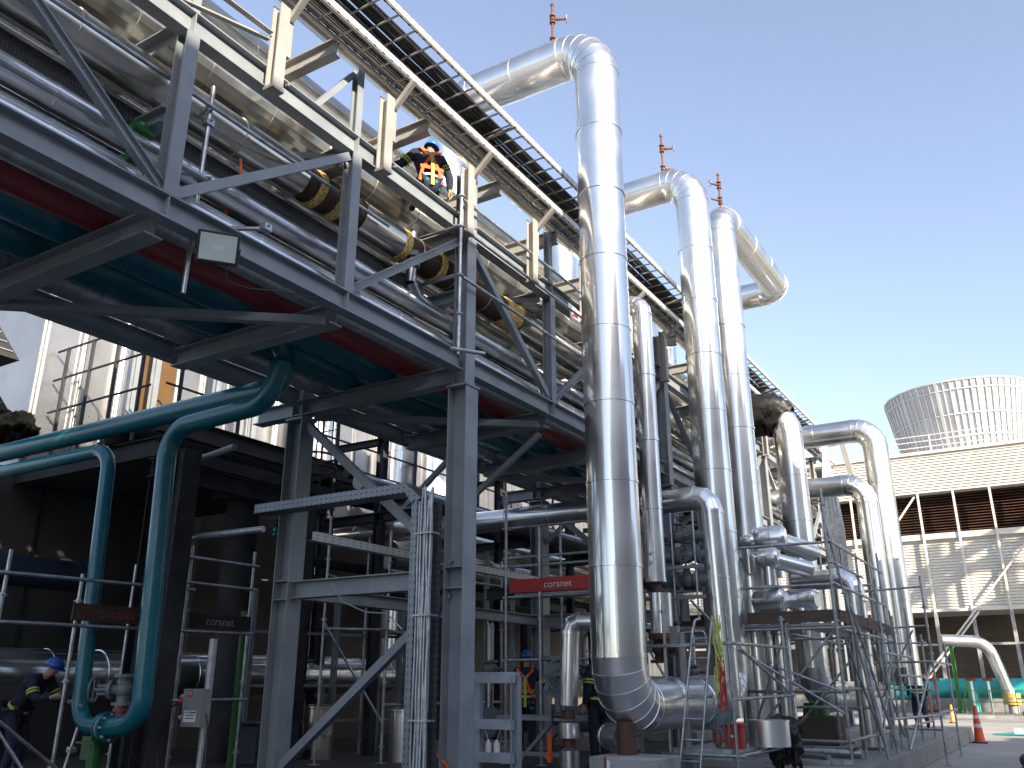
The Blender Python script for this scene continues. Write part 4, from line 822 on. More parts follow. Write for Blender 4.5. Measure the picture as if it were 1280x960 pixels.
tag(MB().rings([(V((-12.5, 10.9, .4)), Z, .3), (V((-12.5, 10.9, 4.75)), Z, .3), (V((-12.5, 10.9, 4.77)), Z, .55), (V((-12.5, 10.9, 4.95)), Z, .55)], 24).build('dark_duct', 'steel_d', None, 20), 'dark round duct with a wide collar standing behind the rear column', 'duct')
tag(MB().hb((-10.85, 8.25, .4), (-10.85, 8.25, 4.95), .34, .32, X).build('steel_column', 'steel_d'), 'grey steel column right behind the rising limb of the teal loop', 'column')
tag(MB().tube([(-11.6, 8.6, 4.85), (-10.6, 8.6, 4.95), (-10.2, 8.6, 5.0)], .05, 12).build('thin_pipe', 'steel'), 'thin grey pipe under the long teal pipe', 'pipe')
tag(MB().rings([(V((-14.8, 2, 3.42)), Y, .26), (V((-14.8, 9.2, 3.42)), Y, .26)], 24).rings([(V((-14.8, 9.2, 3.42)), Y, .275), (V((-14.8, 9.3, 3.42)), Y, .275)], 24).build('dark_pipe', 'blue', None, 20), 'dull dark blue pipe along the concrete wall', 'pipe')
clad_pipe('clad_main', 'wide silver main lying low under the rack and turning up at its end', [(-13.4, 1.0, 1.72), (-13.4, 16.6, 1.82), (-13.4, 16.6, 9.0)], .37, .5, .9, cat='pipe', off=1)
clad_pipe('clad_main', 'second long clad pipe high under the rack at the right', [(-11.2, 13.5, 4.05), (-11.2, 34, 4.05)], .28, None, 1.2, mat='clad_warm', off=1)
for i, (z, m) in enumerate(((3.55, 'steel_d'), (3.9, 'steel_d'), (4.3, 'clad_dull'))):
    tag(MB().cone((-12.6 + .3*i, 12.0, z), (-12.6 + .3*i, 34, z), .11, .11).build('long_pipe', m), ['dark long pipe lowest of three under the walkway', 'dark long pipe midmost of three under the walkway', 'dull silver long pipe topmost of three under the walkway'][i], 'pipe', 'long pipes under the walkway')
for i in range(4):
    tag(MB().tube([(-13.9, 13, 4.62 + .1*i), (-13.9, 30, 4.62 + .1*i)], .035, 10).build('teal_line', 'teal'), ['lowest thin teal line high on the back wall', 'second lowest thin teal line on the back wall', 'second highest thin teal line on the back wall', 'highest thin teal line on the back wall'][i], 'pipe', 'thin teal lines on the back wall')
# clutter between the walkway and the rack
for i, (x, y0, y1, z, r, m) in enumerate(((-10.4, 11.9, 30, 5.0, .12, 'steel_d'), (-10.9, 12.2, 30, 5.25, .16, 'clad_dull'), (-11.5, 12.5, 33, 5.55, .10, 'steel_d'), (-12.1, 13.5, 33, 4.9, .20, 'clad_warm')  )):
    tag(MB().cone((x, y0, z), (x, y1, z), r, r).build('long_pipe', m), ['slim dark pipe just behind the rear columns', 'dull silver pipe beside the slim dark one behind the rear columns', 'thin dark pipe midway to the walkway', 'fatter silver pipe just below the walkway edge'][i], 'pipe', 'long pipes behind the rear columns')
t = T('hanger_frame', 'dark steel frames holding long pipes between rack and walkway', 'pipe support', (-11, 18, .4))
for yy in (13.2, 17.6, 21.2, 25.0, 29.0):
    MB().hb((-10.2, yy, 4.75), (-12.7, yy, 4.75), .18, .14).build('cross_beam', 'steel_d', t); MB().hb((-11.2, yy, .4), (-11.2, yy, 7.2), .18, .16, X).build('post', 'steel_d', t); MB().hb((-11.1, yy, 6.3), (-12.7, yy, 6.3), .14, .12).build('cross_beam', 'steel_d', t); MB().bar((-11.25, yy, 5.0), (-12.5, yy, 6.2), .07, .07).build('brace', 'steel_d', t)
def tank(label, x, y, z1, r, mat='clad'):
    t = T('silver_vessel', label, 'vessel', (x, y, .4), 'small silver vessels on the slab under the rack')
    MB().rings([(V((x, y, .4)), Z, r), (V((x, y, z1)), Z, r), (V((x, y, z1 + .01)), Z, r + .012), (V((x, y, z1 + .04)), Z, r + .012), (V((x, y, z1 + .07)), Z, r*.7)], 28).build('shell', mat, t, 20)
    MB().cone((x, y, z1 + .07), (x, y, z1 + .35), .06, .06).cone((x, y, z1 + .2), (x, y, z1 + .24), .11, .11).build('nozzle', 'valve_g', t)
    MB().torus((x + r + .03, y - .1, z1 - .35), (1, -.5, 0), .08, .02, 14, 6).build('sight_port', 'galv', t)
tank('shiny silver vessel with a round port, right of the diagonal brace', -9.8, 12.5, 1.18, .29)
tank('dimmer silver vessel left of the diagonal brace', -11.4, 12.1, 1.22, .25, 'clad_warm')
tank('slim silver vessel with a green top behind the upright tray', -8.55, 12.4, 1.18, .10)
tag(MB().cone((-8.55, 12.4, 1.53), (-8.55, 12.4, 1.72), .1, .12).build('green_bucket', 'green'), 'dark green bucket-like cap on the slim vessel behind the tray', 'cap')
t = T('red_valve', 'tiny red valve on top of the shiny vessel', 'valve', (-9.62, 12.45, 1.2)); MB().cone((-9.62, 12.3, 1.22), (-9.62, 12.3, 1.5), .035, .03).build('stem', 'redp', t); MB().bar((-9.7, 12.3, 1.42), (-9.54, 12.3, 1.42), .03, .04).build('handle', 'redp', t)
gate_valve('gate_valve', 'dark valve stack beside the turned-up end of the silver main', (-10.4, 13.6, 2.0), 1.2, axis=Z, wdir=(.8, -.5, 0), mat='valve_g')
gate_valve('gate_valve', 'dark lower valve in the stack by the silver main', (-10.4, 13.6, 1.6), 1.0, axis=Z, wdir=(.8, -.5, 0), mat='valve_g')
tag(MB().cone((-10.4, 13.6, .4), (-10.4, 13.6, 2.4), .05, .05).build('standpipe', 'valve_g'), 'dark standpipe through the valve stack by the silver main', 'pipe')
tag(MB().box((-11.9, 10.6, .4), (-11.3, 11.5, 1.0)).bar((-11.9, 10.56, 1.02), (-11.3, 10.56, 1.02), .05, .05).build('blue_bin', 'blue', bevel=.02), 'dark blue bin on the slab behind the rear column', 'bin')
t = T('guard_rail', 'grey square guard rail deep under the rack by the big silver main', 'railing', (-12, 11, .4))
for x, y in ((-12.1, 11.0), (-11.6, 12.6), (-11.2, 14.0)): MB().bar((x, y, .4), (x, y, 3.2), .09, .09).build('post', 'steel', t)
for z in (1.0, 1.6, 2.5): MB().bar((-12.1, 11, z), (-11.2, 14, z), .04, .05).build('rail', 'steel', t)
for i in range(6):
    x = -11.9 + .42*i; tag(MB().bar((x, 14.2 + .35*i, .4), (x, 14.2 + .35*i, 4.3), .07, .09).build('thin_post', 'steel'), ['thin dark post nearest the rear column', 'second thin dark post from the rear column', 'third thin dark post from the rear column', 'third thin dark post from the silver upright', 'second thin dark post from the silver upright', 'thin dark post nearest the silver upright'][i], 'post', 'thin dark posts under the rack')
# machinery in the dark middle, as a pump skid with motor, valves and pipes
for i, (x, y) in enumerate(((-9.9, 14.6), (-8.2, 16.8), (-10.2, 19.2), (-8.0, 20.4), (-8.6, 24.6))):
    t = T('pump_skid', ['dark pump skid just behind the main front column', 'second dark pump skid under the rack', 'dark pump skid farther back under the rack', 'pump skid half hidden behind the slim riser', 'pump skid near the far end of the rack'][i], 'pump', (x, y, .4), 'pump skids under the rack')
    MB().box((x - .6, y - .5, .4), (x + .6, y + .5, .62)).build('base', 'conc', t, bevel=.015)
    MB().cone((x - .5, y, .95), (x + .1, y, .95), .24, .24, 20).cone((x + .1, y, .95), (x + .3, y, .95), .12, .12).build('motor', 'valve_g', t)
    MB().rings([(V((x + .42, y - .12, .95)), Y, .12), (V((x + .42, y - .1, .95)), Y, .27), (V((x + .42, y + .1, .95)), Y, .27), (V((x + .42, y + .12, .95)), Y, .12)], 20).build('pump_casing', 'valve_g', t)
    MB().tube([(x + .42, y, 1.15), (x + .42, y, 2.9), (x - .9, y, 2.9)], .08, 14, .2, 4).build('discharge_pipe', 'clad_dull', t)
    MB().sphere((x + .42, y, 1.9), .15).cone((x + .42, y, 1.74), (x + .42, y, 1.78), .16, .16).cone((x + .42, y, 2.02), (x + .42, y, 2.06), .16, .16).torus((x + .75, y, 1.9), X, .14, .012, 16, 6).cone((x + .42, y, 1.9), (x + .75, y, 1.9), .03, .03).build('valve', 'valve_g', t)
tag(MB().hb((-9.1, 13.9, 3.2), (-5.8, 13.9, 3.2), .2, .16).build('steel_beam', 'steel_d'), 'dark cross beam behind the red lettered board', 'beam')
t = T('steel_bench', 'grey steel bench frame with braces behind the small stand', 'bench', (-7, 12.6, .4))
for x in (-7.6, -6.6): MB().bar((x, 12.4, .4), (x, 12.4, 1.1), .08, .08).build('leg', 'steel', t)
MB().box((-7.8, 12.2, 1.1), (-6.4, 12.9, 1.16)).build('top', 'steel', t); MB().bar((-7.55, 12.4, .45), (-6.9, 12.4, 1.08), .05, .05).build('brace', 'steel', t); MB().bar((-7.7, 12.38, .62), (-6.5, 12.38, .62), .06, .06).build('rail', 'steel', t)
gate_valve('gate_valve', 'grey angle valve with tubing on the steel bench', (-6.9, 12.5, 1.75), 1.5, axis=Z, wdir=(.6, -.8, 0))
tag(MB().tube([(-6.75, 12.3, 1.16), (-6.75, 12.3, 1.75), (-6.55, 12.2, 1.85)], .05, 12, .1, 4).build('grey_hose', 'valve_g'), 'fat grey hose on the steel bench', 'hose')
tag(MB().box((-6.72, 11.9, .55), (-6.66, 11.95, .95)).bar((-6.75, 11.92, .6), (-6.62, 11.92, .8), .03, .05).build('orange_webbing', 'orange'), 'bright orange webbing hanging on the bench rail', 'webbing')

scaffold('scaffold_bay', 'narrow galvanised scaffold bay between the rear column and the big silver main', [(-10.6, 11.2, .4, 4.4), (-9.9, 12.0, .4, 4.2), (-11.6, 13.4, .4, 4.4), (-10.9, 14.2, .4, 4.3), (-9.6, 15.2, .4, 4.0)],
  [((-10.6, 11.2, 1.9), (-11.6, 13.4, 1.9)), ((-10.6, 11.2, 3.4), (-11.6, 13.4, 3.4)), ((-9.9, 12.0, 2.5), (-10.9, 14.2, 2.5)), ((-10.6, 11.2, 2.5), (-9.9, 12.0, 2.5)), ((-9.9, 12.0, 3.5), (-9.6, 15.2, 3.5)), ((-9.9, 12.0, 1.3), (-9.6, 15.2, 1.3))],
  [((-10.6, 11.2, 2.6), (-9.9, 12.0, 1.0))], decks=[((-11.5, 13.45, 2.55), (-10.9, 14.1, 2.59))])
scaffold('scaffold_bay', 'tall galvanised scaffold bay half hidden behind the slim straight riser', [(-7.0, 15.4, .4, 4.6), (-6.6, 17.0, .4, 4.4), (-7.9, 17.6, .4, 4.6), (-5.9, 15.3, .4, 3.4)],
  [((-7.0, 15.4, 2.2), (-5.9, 15.3, 2.2)), ((-7.0, 15.4, 3.1), (-5.9, 15.3, 3.1)), ((-7.0, 15.4, 1.3), (-6.6, 17.0, 1.3)), ((-6.6, 17.0, 3.3), (-7.9, 17.6, 3.3)), ((-6.6, 17.0, 2.3), (-7.9, 17.6, 2.3))], [((-7.0, 15.4, 3.0), (-5.9, 15.3, 1.2))])
# louvred dark hoods at the far left edge
for i, z in enumerate((7.05, 6.1)):
    t = T('vent_hood', ['upper dark ribbed hood at the left edge in front of the boiler house', 'lower dark ribbed hood at the left edge in front of the boiler house'][i], 'hood', (-15.5, 7, z), 'dark ribbed hoods at the left edge')
    MB().add([(-15.9, 5.0, z), (-15.0, 5.0, z), (-15.0, 7.7, z), (-15.9, 7.7, z), (-15.9, 5.0, z+.9), (-15.0, 6.9, z+.9), (-15.9, 6.9, z+.9)], [(0,3,2,1), (0,1,5,4), (1,2,5), (2,3,6,5), (3,0,4,6), (4,5,6)]).build('hood', 'steel_d', t)
    for k in range(5): MB().bar((-14.99, 5.2 + .1*k, z + .12 + .14*k), (-14.99, 7.55 - .13*k, z + .12 + .14*k), .02, .02).build('rib', 'steel', t)
t = T('crumpled_sheet', 'dark crumpled sheet with bright creases at the left edge above the teal pipe', 'sheet', (-16.9, 8.6, 6)); blob = blob_sheet('sheet', None, -16.3, 8.45, 5.7, 6.5, .5, .4, 'soot', None, 4); blob.parent = t; blob.matrix_parent_inverse = t.matrix_basis.inverted()
stube('scaffold_tube', 'scaffold brace leaning at the lower left corner', [(-12.0, 6.2, 1.75), (-11.35, 7.0, .42)], group='loose tubes at the lower left')
stube('scaffold_tube', 'short upright tube beside the worker at the lower left', [(-11.55, 7.5, .42), (-11.45, 7.6, 1.25)], [(-11.5, 7.55, .8)], group='loose tubes at the lower left')

# ------------------------------------------------------------------ cooling tower
TY = 62.0
ct = T('cooling_tower', 'white louvred cooling tower with a flared fan stack on its deck', 'cooling tower', (-2, 70, 0))
MB().box((-34, TY + .5, 13.55), (24, TY + 22, 16.1)).box((-34, TY + 1.0, 6.1), (24, TY + 22, 10.6)).build('casing', 'white', ct)
MB().box((-34.2, TY - .1, 16.1), (24.2, TY + 22.2, 16.3)).build('deck', 'white', ct)
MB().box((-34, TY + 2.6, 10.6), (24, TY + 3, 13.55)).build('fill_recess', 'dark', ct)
def louvres(z0, z1, n, y, name, mat, x0=-34, x1=24, tilt=.16, th=.02):
    mb = MB(); h = (z1 - z0) / n
    for i in range(n):
        z = z0 + h*i; mb.add([(x0, y, z), (x1, y, z), (x1, y + tilt, z + h*1.04), (x0, y + tilt, z + h*1.04), (x0, y + th, z), (x1, y + th, z), (x1, y + tilt + th, z + h*1.04), (x0, y + tilt + th, z + h*1.04)],
            [(0,1,2,3), (7,6,5,4), (0,4,5,1), (3,2,6,7), (0,3,7,4), (1,5,6,2)])
    return mb.build(name, mat, ct)
louvres(13.55, 16.1, 14, TY + .02, 'upper_louvres', 'white', tilt=.09)
louvres(6.15, 10.55, 24, TY + .22, 'lower_louvres', 'white', tilt=.09)
mb = MB(); k = 0
for i in range(15):
    z = 10.9 + .18*i; mb.add([(-34, TY + .9, z), (24, TY + .9, z + .0), (24, TY + 1.5, z + .14), (-34, TY + 1.5, z + .14), (-34, TY + .9, z + .03), (24, TY + .9, z + .03), (24, TY + 1.5, z + .17), (-34, TY + 1.5, z + .17)], [(0,1,2,3), (7,6,5,4), (0,4,5,1), (3,2,6,7)])
mb.build('fill_slats', 'fill', ct)
xs = [-6.81 + 2.1*k for k in range(-12, 14)]
for k, x in enumerate(xs):
    MB().bar((x, TY - .06, 5.9), (x, TY - .06, 13.5), .13, .13, Y).build('column', 'white', ct)
    MB().bar((x, TY - .06, .2), (x, TY - .06, 5.88), .20, .20, Y).build('column', 'conc', ct)
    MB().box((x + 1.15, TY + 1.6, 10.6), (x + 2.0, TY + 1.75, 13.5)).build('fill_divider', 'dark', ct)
MB().box((-34, TY - .02, 10.5), (24, TY + .8, 10.86)).build('sill', 'white', ct); MB().box((-34, TY - .02, 5.98), (24, TY + .4, 6.14)).build('sill', 'white', ct); MB().bar((-34, TY - .12, 4.0), (24, TY - .12, 4.0), .16, .14).build('tie_beam', 'conc', ct)
for a, b in (((-7.0, 13.3), (-9.0, 10.8)), ((-.6, 10.5), (-8.8, 1.1)), ((-4.35, 5.9), (-8.4, 1.2))):
    MB().bar((a[0], TY - .18, a[1]), (b[0], TY - .18, b[1]), .11, .11).build('diagonal_brace', 'white', ct)
MB().box((-34, TY + 5, .2), (24, TY + 5.3, 6)).build('back_wall', 'conc_b', ct); MB().box((-34, TY - .3, .13), (24, TY - .14, 1.0)).build('basin_wall', 'conc', ct)
mb = MB()
for i in range(20): mb.box((-34, TY + 4.9, .6 + .27*i), (24, TY + 4.98, .7 + .27*i))
mb.build('inner_boards', 'conc_b', ct)
for k in range(-8, 12): MB().tube([(-5.6 + 2.35*k, TY + .25, 16.3), (-5.6 + 2.35*k, TY + .25, 17.45)], .045, 8).build('rail_post', 'white', ct)
for z in (16.65, 17.05, 17.43): MB().tube([(-26, TY + .25, z), (22, TY + .25, z)], .035, 8).build('handrail', 'white', ct)
def stack(cx, cy, par):
    n = 24; prof = [(4.42, 16.3), (4.55, 17.6), (4.88, 19.6), (5.25, 21.6), (5.5, 22.9)]
    mb = MB().lathe((cx, cy, 0), prof, Z, n)
    st = mb.build('fan_stack', 'frp', par, 5)
    mb = MB()
    for i in range(n * 3):
        th = 2*math.pi*(i + .5)/(n*3); big = i % 6 == 3; w_ = .2 if big else .06; f = math.cos(math.pi/n)/math.cos((th % (2*math.pi/n)) - math.pi/n)
        u = V((math.cos(th), math.sin(th), 0))
        for (ra, za), (rb, zb) in zip(prof[:-1], prof[1:]): mb.bar(V((cx, cy, za)) + u*(ra*f + .05), V((cx, cy, zb)) + u*(rb*f + .05), w_, .12, u)
    for z, r in ((17.2, 4.52), (18.8, 4.76), (20.4, 5.03), (22.2, 5.37), (22.85, 5.5)): mb.lathe((cx, cy, z), [(r + .0, 0), (r + .10, 0), (r + .10, .10), (r, .10)], Z, n)
    mb.build('stack_ribs', 'frp', par, 20)
stack(-4.0, 74.0, ct); stack(14, 74, ct)
# pipework and bits in front of the tower
t = T('teal_main', 'fat bright teal pipe along the foot of the cooling tower', 'pipe', (-3, 59.2, 0)); MB().rings([(V((-9.5, 59.2, 1.45)), X, .55), (V((14, 59.2, 1.45)), X, .55)], 28).build('pipe_run', 'teal_b', t)
MB().tube([(-5.1, 59.0, 1.3), (-5.1, 58.3, 1.3), (-5.1, 58.3, .2)], .26, 20, .3, 5).build('branch', 'teal_b', t); MB().tube([(-12, 58.6, 1.1), (-8, 58.6, 1.1), (-6.0, 58.9, 1.5), (-5.4, 59.1, 1.5)], .32, 18, .6, 4).build('branch', 'teal_b', t)
for x in (-8, -2, 4): MB().box((x - .2, 58.8, .13), (x + .2, 59.6, .95)).build('support', 'conc', t)
t = clad_pipe('clad_bend', 'silver pipe curving down to a yellow flange in front of the cooling tower', [(-6.2, 56.6, 4.05), (-3.95, 58, 3.95), (-3.2, 58.2, .75)], .33, 1.1, 1.0, n=8, off=1)
MB().cone((-3.2, 58.2, .95), (-3.2, 58.2, 1.2), .44, .44, 20).cone((-3.2, 58.2, .6), (-3.2, 58.2, .86), .42, .42, 20).build('yellow_flange', 'ochre', t); MB().cone((-3.2, 58.2, .13), (-3.2, 58.2, .62), .26, .26, 16).build('pedestal', 'conc', t)
t = T('pipe_prop', 'light green latticed prop under the silver curved pipe', 'prop', (-5.3, 57.2, 0)); MB().hb((-5.75, 57.0, .14), (-5.75, 57.0, 3.75), .2, .2, X).build('post', 'green_l', t); MB().bar((-5.7, 56.9, .2), (-5.2, 56.9, 1.8), .06, .06).bar((-5.2, 56.9, .14), (-5.2, 56.9, 1.8), .08, .08).build('strut', 'green_l', t)
t = T('green_railing', 'light green railing in front of the fat teal pipe', 'railing', (-4, 56.6, 0))
for k in range(12): MB().bar((-5.4 + .62*k, 56.6, .13), (-5.4 + .62*k, 56.6, 1.35), .045, .045).build('post', 'green_l', t)
for z in (.75, 1.33): MB().bar((-5.5, 56.6, z), (1.5, 56.6, z), .035, .045).build('rail', 'green_l', t)
for i, x in enumerate((-6.9, -5.05, -4.2)):
    t = T('orange_hydrant', ['rust orange valve left of the green prop', 'orange hydrant with a white stem beside the prop', 'orange topped white post by the railing'][i], 'hydrant', (x, 57.3, .1)); MB().cone((x, 57.3, .13), (x, 57.3, 1.9), .07, .07).build('stem', 'whitep' if i else 'rust', t); MB().box((x - .26, 57.2, 1.85), (x + .26, 57.4, 2.0)).build('head', 'rust', t)
for i in range(3): tag(MB().sphere((-7.7 + .42*i, 55.6, .36 + .03*i), .24, sz=(1.15, .9, .9)).build('timber_reel', 'rust', bevel=0), ['rust coloured bundle nearest the walking worker', 'middle rust coloured bundle on the apron', 'rust coloured bundle nearest the yellow cone'][i], 'bundle', 'rust coloured bundles on the apron')
t = T('pipe_guard', 'thin red square frame in front of the teal pipe', 'frame', (-7.3, 57, 0)); mb = MB()
for a, b in (((-7.6, .9), (-7.6, 2.2)), ((-7.6, 2.2), (-6.9, 2.2)), ((-6.9, 2.2), (-6.9, .9))): mb.bar((a[0], 57, a[1]), (b[0], 57, b[1]), .07, .07)
mb.build('tube_frame', 'redp', t); MB().bar((-7.25, 57, .13), (-7.25, 57, .92), .07, .07).bar((-7.6, 57, .9), (-6.9, 57, .9), .07, .07).build('leg', 'redp', t)
for i, x in enumerate((-2.3, -.2)): tag(MB().cone((x, 55.2, .13), (x, 55.2, .33), .4, .34, 12).cone((x, 55.2, .33), (x, 55.2, 1.1), .04, .04).build('bollard_base', 'valve_g'), ['dark weighted post base under the green railing', 'dark weighted post base at the right edge'][i], 'post base', 'dark post bases by the kerb')
# cones, puddle sheet, tyre
def cone(name, label, x, y, h, mat, z=.003):
    t = T(name, label, 'traffic cone', (x, y, z)); r = h * .15
    MB().box((x - r*1.35, y - r*1.35, z), (x + r*1.35, y + r*1.35, z + .04)).build('base', 'black', t, bevel=.015)
    MB().lathe((x, y, z), [(r, .04), (r*.93, .07), (r*.36, h), (r*.2, h + .004)], Z, 24).build('body', mat, t)
    for f in (.42, .66):
        ra = r*(.93 - .57*f) + .004; rb = r*(.93 - .57*(f + .09)) + .004; MB().rings([(V((x, y, z + h*f)), Z, ra), (V((x, y, z + h*(f + .09))), Z, rb)], 24).build('reflective_band', 'silver_t', t)
cone('traffic_cone', 'tall red traffic cone at the corner of the slab', -2.72, 30.7, 1.03, 'cone')
cone('traffic_cone', 'smaller orange yellow traffic cone beyond the slab corner', -5.05, 46.2, .78, 'cone_y')
t = T('green_mat', 'flat green plastic sheet on the ground beyond the red cone', 'sheet', (-1.9, 36.5, 0)); MB().add([(-2.75, 35.8, .02), (-1.7, 35.6, .02), (-.6, 36.9, .02), (-2.0, 37.2, .02), (-2.75, 35.8, .06), (-1.7, 35.6, .05), (-.6, 36.9, .04), (-2.0, 37.2, .07)], [(4,5,6,7), (0,1,5,4), (1,2,6,5), (2,3,7,6), (3,0,4,7)]).build('sheet', 'teal_b', t); MB().box((-2.1, 36.2, .05), (-1.85, 36.5, .22)).build('white_bag', 'whitep', t)
tag(MB().torus((-.78, 18.7, .14), Z, .22, .14, 28, 12).torus((-.76, 18.7, .36), Z, .2, .13, 28, 12).build('black_tyre', 'black', None, 40), 'black rounded rubber ring stack at the lower right edge', 'tyre')

# ------------------------------------------------------------------ buildings across the yard (they cast the shade on the lower rack)
def yard_building(label, x0, x1, y0, y1, h, seed):
    t = T('yard_building', label, 'building', ((x0+x1)/2, (y0+y1)/2, 0), 'process buildings across the yard')
    MB().box((x0, y0, .003), (x1, y1, h)).build('wall', 'bldg', t); MB().box((x0 - .2, y0 - .2, h), (x1 + .2, y1 + .2, h + .25)).build('roof', 'clad_dull', t)
    z = 1.4
    while z + 1.6 < h:
        y = y0 + 1
        while y + 1.8 < y1:
            f = MB().box((x0 - .06, y, z), (x0 - .002, y + 1.5, z + 1.2)).build('window', 'whitep', t); MB().box((x0 - .075, y + .08, z + .08), (x0 - .062, y + 1.42, z + 1.12)).build('pane', 'glass', f); y += 3.6
        z += 3.4
yard_building('tall beige process building across the yard, highest of the row', 13, 26, -34, 9.0, 16.6, 1)
yard_building('middle beige process building across the yard', 13, 26, 9.3, 17.5, 12.6, 2)
yard_building('low beige process building across the yard', 13, 26, 17.8, 26, 7.0, 3)

yb = T('dapple_caster', 'unseen open frame of pipes added to dapple the cooling tower with shadow', 'shadow caster', (18, 50, 0))  # out of view, added only to throw dappled shadow on the tower wall
for y in (38, 44, 50, 56):
    for x in (16, 20): MB().hb((x, y, .003), (x, y, 21), .4, .4, X).build('column', 'steel', yb)
    for z in (12, 15.5, 19.5): MB().hb((15.8, y, z), (20.2, y, z), .4, .3).build('cross_beam', 'steel', yb)
for x, z, r in ((16.6, 12.7, .45), (17.9, 12.6, .3), (19.2, 12.8, .5), (16.8, 16.1, .35), (18.6, 16.3, .55), (17.2, 20.1, .4), (19.3, 20.0, .3)): MB().rings([(V((x, 36, z)), Y, r), (V((x, 57, z)), Y, r)], 18).build('pipe_run', 'clad_dull', yb)
for y0, y1 in ((38, 44), (44, 50), (50, 56)): MB().bar((15.8, y0, 12), (15.8, y1, 19.5), .25, .25).build('brace', 'steel', yb); MB().bar((20.2, y1, 12), (20.2, y0, 19.5), .25, .25).build('brace', 'steel', yb)

# ------------------------------------------------------------------ people
def skin_mesh(name, verts, edges, radii, mat, parent, root=0, lev=1):
    me = bpy.data.meshes.new(name); me.from_pydata(verts, edges, []); o = bpy.data.objects.new(name, me); COL.objects.link(o)
    md = o.modifiers.new('skin', 'SKIN'); md.use_smooth_shade = True
    sv = me.skin_vertices[0].data if me.skin_vertices else None
    if sv is None:
        bpy.context.view_layer.objects.active = o; bpy.ops.mesh.customdata_skin_add() if False else None
        me.attributes.new('skin', 'FLOAT', 'POINT') if False else None
    sv = me.skin_vertices[0].data
    for i, r in enumerate(radii): sv[i].radius = (r, r) if not isinstance(r, tuple) else r
    for i in range(len(radii)): sv[i].use_root = (i == root)
    sb = o.modifiers.new('subdivision', 'SUBSURF'); sb.levels = lev; sb.render_levels = lev
    me.materials.append(M[mat])
    if parent is not None: o.parent = parent
    return o
def person(label, loc, rz, J, helmet='helmet', straps=True, cat='person', belt='yellow'):
    """J: joint overrides, local frame: +y is where the person faces, +x the right hand side"""
    t = T('person', label, cat, loc, None, rz)
    D = dict(pelvis=(0,0,.95), waist=(0,0,1.10), chest=(0,.01,1.33), neck=(0,.0,1.52), chin=(0,.03,1.60), head=(0,.02,1.68), top=(0,.01,1.75), nose=(0,.12,1.65),
        shL=(-.19,0,1.44), elL=(-.24,-.02,1.15), wrL=(-.25,.06,.90), shR=(.19,0,1.44), elR=(.24,-.02,1.15), wrR=(.25,.06,.90),
        hipL=(-.10,0,.90), knL=(-.11,.02,.50), anL=(-.11,0,.09), toL=(-.12,.17,.04), hipR=(.10,0,.90), knR=(.11,.02,.50), anR=(.11,0,.09), toR=(.12,.17,.04)); D.update(J)
    N = []; E_ = []; RD = []
    def v(p, r): N.append(tuple(p)); RD.append(r); return len(N) - 1
    def ch(i, *pr):
        for p, r in pr: j = v(p, r); E_.append((i, j)); i = j
        return i
    b = v(D['pelvis'], (.13, .10)); w = ch(b, (D['waist'], (.12, .09))); c = ch(w, (D['chest'], (.15, .105))); n = ch(c, (D['neck'], .055)); hd = ch(n, (D['chin'], (.062, .07)), (D['head'], (.082, .098)), (D['top'], (.062, .072)))
    ch(hd - 1, (D['nose'], .014))
    for s in 'LR':
        e = ch(c, (D['sh' + s], .062), (D['el' + s], .046), (D['wr' + s], .030))
        d = (V(D['wr' + s]) - V(D['el' + s])).normalized(); a, u = frame(d)
        pm = ch(e, (V(D['wr' + s]) + d*.07, (.038, .022)))
        for k, (off, L) in enumerate(((-.03, .075), (-.01, .09), (.01, .085), (.03, .065))):
            ch(pm, (V(D['wr' + s]) + d*.085 + a*off, .010), (V(D['wr' + s]) + d*(.085 + L*.55) + a*off*1.2 - u*.012, .009), (V(D['wr' + s]) + d*(.085 + L) + a*off*1.2 - u*.035, .007))
        ch(e, (V(D['wr' + s]) + d*.03 + a*.04, .011), (V(D['wr' + s]) + d*.07 + a*.065, .009))
        ch(b, (D['hip' + s], .085), (D['kn' + s], .058), (D['an' + s], .042), (D['to' + s], .034))
    skin_mesh('body', N, E_, RD, 'skin', t)
    # jacket
    N, E_, RD = [], [], []
    b = v(V(D['pelvis']) - Z*.0, (.155, .125)); c0 = ch(b, (D['waist'], (.155, .125))); c = ch(c0, (D['chest'], (.20, .145))); ch(c, (V(D['neck']) - Z*.02, .075))
    for s in 'LR': ch(c, (D['sh' + s], .088), (D['el' + s], .068), (V(D['wr' + s])*.93 + V(D['el' + s])*.07, .050))
    skin_mesh('jacket', N, E_, RD, 'navy', t)
    N, E_, RD = [], [], []
    b = v(D['pelvis'], (.15, .12))
    for s in 'LR': ch(b, (D['hip' + s], .105), (D['kn' + s], .080), (V(D['an' + s]) + Z*.03, .066))
    skin_mesh('trousers', N, E_, RD, 'navy', t)
    for s in 'LR':
        N, E_, RD = [], [], []; a0 = v(V(D['an' + s]) + Z*.08, .058); ch(a0, (D['an' + s], .056), (D['to' + s], .045)); skin_mesh('boot', N, E_, RD, 'boot', t)
        d = (V(D['wr' + s]) - V(D['el' + s])).normalized(); N, E_, RD = [], [], []; a0 = v(V(D['wr' + s]) - d*.02, .042); ch(a0, (V(D['wr' + s]) + d*.06, .046), (V(D['wr' + s]) + d*.12, .036)); skin_mesh('glove', N, E_, RD, 'glove', t)
        e0, e1 = V(D['sh' + s]), V(D['el' + s])
        for f in (.55, .70): q = e0.lerp(e1, f); o = MB().rings([(q - (e1-e0).normalized()*.012, e1-e0, .086), (q + (e1-e0).normalized()*.012, e1-e0, .084)], 16, False).build('sleeve_band', 'yellow'); o.parent = t
